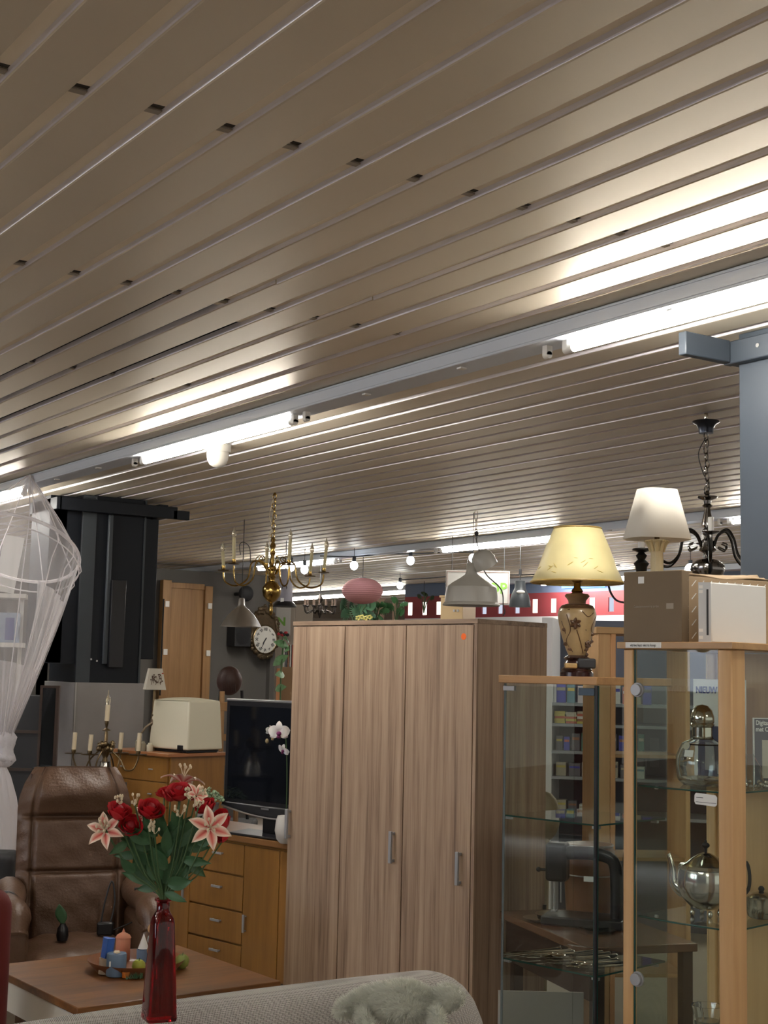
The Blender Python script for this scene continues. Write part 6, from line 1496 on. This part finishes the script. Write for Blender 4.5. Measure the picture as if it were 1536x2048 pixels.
plant('potted_greenery', P(750, 1222, 15.3), 'bushy dark green plant right of the monstera', [(.0, .04, .07), (.08, .0, .06), (-.06, -.02, .06), (.05, .07, .05), (-.03, -.08, .07), (.06, -.07, .06), (.11, .06, .05)], M_leaf2)
plant('potted_greenery', P(793, 1214, 15.4), 'leafy plant between the two brown posts far off', [(.0, .08, .06), (-.05, .0, .06), (.06, .03, .05), (.02, -.04, .06)], M_leaf2)
tvv = plant('trailing_ivy', P(848, 1193, 16.9), 'ivy tuft resting on top of the red wall', [(.03, .02, .04), (-.04, .0, .04), (.08, -.02, .04), (.0, .04, .03)], mat('ivy_dark', (.03, .05, .02, 1), rough=.6), pot=False)
MB().cyl((0, 0, 0), (0, 0, CZ-tvv.location.z), .003).build('hanging_cord', M_blackm, tvv)
pct = thing('tall_cupboard', P(745, 1300, 14.3), RZC, 'dark tall cupboard whose top carries the far plants, hidden behind the wardrobe', 'cupboard'); pct.location.z = 0
MB().b2((-.50, 0, 0), (.45, 1.35, 1.90)).build('carcass', M_blackm, pct)
MB().b2((-.52, -.02, 1.90), (.47, 1.37, 1.93)).build('top_board', M_blackm, pct)
fy = thing('yellow_lilies', P(728, 1236, 14.6), RZC, 'cream yellow artificial lilies in front of the monstera', 'flowers')
for i in range(4):
    c0 = Vector((-.06+.04*i, 0, .01*(i % 2)))
    for j in range(5):
        a = j*2*PI/5; MB().sphere(c0+Vector((.018*math.cos(a), -.005, .018*math.sin(a))), .014, (1, .4, .7), 8).build('petal', mat('cream_yellow', (.55, .50, .16, 1), rough=.6), fy)
    MB().cyl(c0, c0+Vector((0, .02, -.3)), .004).build('stem', M_stem, fy)
for i, (px, w_, lb_) in enumerate(((761, .085, 'thick brown wooden post right of the monstera far away'), (788, .04, 'thin brown wooden post left of the red wall'))):
    t = thing('wooden_post', P(px, 1230, 16.4), RZC, lb_, 'post', 'far brown posts'); t.location.z = 0
    MB().b2((-w_/2, 0, 0), (w_/2, .08, 2.46)).build('post', mat('brown_post', (.24, .155, .10, 1), rough=.6), t); MB().b2((-w_*.7, -.01, 2.46), (w_*.7, .09, 2.48)).build('cap', mat('brown_cap', (.2, .12, .08, 1)), t)
wc = thing('wooden_crate', P(905, 1218, 13.6), RZC-.5, 'pale wooden cabinet end standing before the red wall', 'cabinet'); wc.location.z = 0
MB().b2((-.13, 0, 0), (.11, .3, 2.35)).build('carcass', mat('pale_ply', (.50, .36, .19, 1), rough=.5), wc, bevel=.004)
MB().b2((-.14, -.01, 2.35), (.12, .31, 2.37)).build('top_board', mat('pale_ply', (.50, .36, .19, 1), rough=.5), wc)
MB().box((.02, -.006, 2.22), (.02, .01, .02)).box((.06, -.006, 2.22), (.02, .01, .02)).build('catch', M_alu, wc)
# strip between clock and wardrobe
bkr = thing('green_leaf_plant', P(566, 1300, 9.4), RZC, 'broad pale green leaves left of the wardrobe edge', 'plant')
k_ = 9.4/2800
for (x, z, r, rot) in ((-2, 12, .055, (1.2, .3, .5)), (8, 22, .045, (1.0, -.3, 2.0)), (-6, -20, .06, (1.3, .6, 3.5)), (-2, -48, .05, (1.2, 0, 1)), (-5, -75, .05, (1.4, .2, 4)), (6, 2, .05, (1.0, 0, 5))):
    o_ = MB().surf(lambda u, v, x=x, z=z, r=r, rot=rot: Vector((x*k_, 0, z*k_))+Euler(rot).to_matrix() @ Vector(((v-.5)*2.2*r, (2*u-1)*r*.55*math.sin(PI*v), -.3*r*(2*v-1)**2)), 4, 8).build('leaf', mat('striped_leaf', (.13, .26, .12, 1), rough=.4, var=.6, vscale=60), bkr, ang=180)
MB().tube([(0, .01, .06), (-.01, .01, -.15), (0, .01, .1-bkr.location.z)], .006, 6).build('stem', M_stem, bkr)
MB().lathe([(.07, .001-bkr.location.z), (.11, .25-bkr.location.z), (.10, .25-bkr.location.z)], 16).build('pot', M_white, bkr)
shf = thing('record_shelf', P(568, 1345, 10.2), RZC, 'narrow wooden crate shelf with upright records left of the wardrobe', 'shelf'); k_ = 10.2/2800
shf.location.z = 0; zt_ = P(568, 1345, 10.2).z
MB().b2((-4*k_, 0, 0), (40*k_, .3, zt_+.04)).build('body', mat('crate_brown', (.22, .13, .06, 1), rough=.6), shf)
for i in range(7):
    t = thing('record_sleeve', shf.location+RT*((-2+4.2*i)*k_)+Vector((0, 0, zt_+.041)), RZC, '%s upright record sleeve, %s from the left on the narrow shelf' % (['white', 'charcoal', 'rust', 'white', 'red', 'beige', 'charcoal'][i], ORD[i]), 'record', 'upright records'); MB().b2((0, 0, 0), (2.6*k_, .2, .16)).build('sleeve', cm[[8, 7, 3, 8, 5, 6, 7][i]], t)
osr = thing('orange_strip_board', P(556, 1370, 9.9), RZC, 'orange brown upright board beside the grey wall end', 'board'); osr.location.z = 0
MB().b2((-.012, 0, 0), (.018, .1, 1.62)).build('board', mat('orange_wood', (.38, .16, .06, 1), rough=.6), osr)
rh = thing('red_flower', P(566, 1268, 11), RZC, 'small red and dark blossom under the wall sign', 'flowers')
for i in range(6): MB().sphere((-.03+.013*i, 0, .01*math.sin(i*2)), .016, (1, .6, .8), 8).build('petal', [mat('red_bloom', (.35, .02, .03, 1)), M_blackm][i % 2], rh)
MB().cyl((0, 0, 0), (0, 0, -rh.location.z+.1), .004).build('stem', M_stem, rh); MB().lathe([(.06, .001-rh.location.z), (.09, .2-rh.location.z), (.08, .2-rh.location.z)], 16).build('pot', M_white, rh)

# ================================================================== netting canopy
nqq = onz(60, 946, CZ); ndp = nqq.dot(FW); kk = ndp/2800
nt_ = thing('mosquito_net', (nqq.x, nqq.y, CZ), RZC, 'white sheer netting canopy with ring, knotted, at the left', 'netting')
def NX(px, py): return (px-60)*kk+(py-946)*kk*.0222
def NZ(py): return -(py-946)*kk
ring_c = Vector((NX(42, 1100), 0, NZ(1100))); RR = 122*kk; tilt = Euler((-.50, .10, 0)).to_matrix()
def ringp(a, f=1.0): return ring_c+tilt @ Vector((RR*f*math.cos(a), RR*f*math.sin(a), 0))
apex = Vector((0, 0, -.005)); NS = 96
M_n1 = sheer_mat('netting_sheer', .16); M_n2 = sheer_mat('netting_gathered', .34); M_n3 = sheer_mat('netting_dense', .80)
MB().surf(lambda u, v: apex.lerp(ringp(2*PI*u, 1+.03*math.cos(u*2*PI*12)*v), .02+.98*v), NS, 8).build('top_cone', M_n1, nt_, ang=180)
knot = Vector((NX(20, 1480), 0, NZ(1480)))
def drape(u, v):
    a = 2*PI*u; p0 = ringp(a, 1.0); k_c = knot+Vector((.045*math.cos(a), .045*math.sin(a), 0)); t_ = v
    e = t_**1.0; p = p0.lerp(k_c, e)
    bulge = .015*math.sin(PI*min(1, t_*1.1))*(1 if math.cos(a) > -.3 else .5); c_ = Vector((math.cos(a), math.sin(a), 0))
    p += c_*bulge*(1-.3*t_)+c_*(.016*math.sin(a*22+3*t_)*(.3+t_))*(1-t_*.6)
    return p
MB().surf(drape, 180, 30).build('netting', M_n1, nt_, ang=180)
def drape2(u, v):
    a = -.9+1.5*u+.15*math.sin(v*3); v2 = .25+.75*v; p = drape(a/(2*PI) % 1, v2); return p+Vector((-.01, -.012*math.sin(u*40), 0))
MB().surf(drape2, 50, 20).build('netting_fold', M_n2, nt_, ang=180)
def drape3(u, v):
    a = 2*PI*u; v2 = .62+.38*v; p = drape(u, v2); return p*1+(knot-p)*.06
MB().surf(drape3, 120, 12).build('netting_fold', M_n2, nt_, ang=180)
MB().tube([ringp(2*PI*i/60) for i in range(60)], .010, 8, closed=True).build('ring', sheer_mat('ring_sleeve', .5), nt_)
MB().tube([ringp(2*PI*i/60, 1.0)+Vector((0, 0, -.06)) for i in range(60)], .004, 6, closed=True).build('ring_hem', sheer_mat('ring_hem', .5), nt_)
for a in (-2.0, -1.25, -.75, -.35, .1, .6, 1.3, 2.2, -2.7):
    pts = [apex.lerp(ringp(a), .02), ringp(a)]+[drape(a/(2*PI) % 1, v/8)+Vector((0, -.003, 0)) for v in range(1, 9)]
    MB().tube(smoothpath(pts, 3), .0035, 5).build('seam', sheer_mat('seam_tape', .55), nt_)
M_n4 = mat('netting_bunched', (.62, .60, .64, 1), rough=.9, bump=.6, bscale=60)
m = MB(); m.lathe([(.03, .07), (.05, .05), (.066, .02), (.060, -.02), (.052, -.05), (.062, -.08), (.066, -.11), (.048, -.14), (.035, -.15)], 40, c=knot+Vector((.005, 0, 0)), fl=lambda a, z: 1+.10*math.sin(7*a+z*50)+.05*math.sin(17*a), sx=1.1); m.build('knot', M_n4, nt_, ang=180)
m = MB(); m.torus(knot+Vector((.0, 0, -.085)), .06, .022, Euler((.1, .25, 0)).to_matrix(), 24, 10, sy=.9); m.build('knot_wrap', M_n4, nt_, ang=180)
m = MB(); m.lathe([(.04, -.13), (.075, -.20), (.11, -.32), (.145, -.50), (.16, -.70), (.165, -.95), (.15, -1.10)], 90, c=knot+Vector((-.02, 0, 0)), fl=lambda a, z: 1+.05*math.sin(13*a+z*6)+.02*math.sin(29*a), caps=False); m.build('skirt', M_n3, nt_, ang=180)
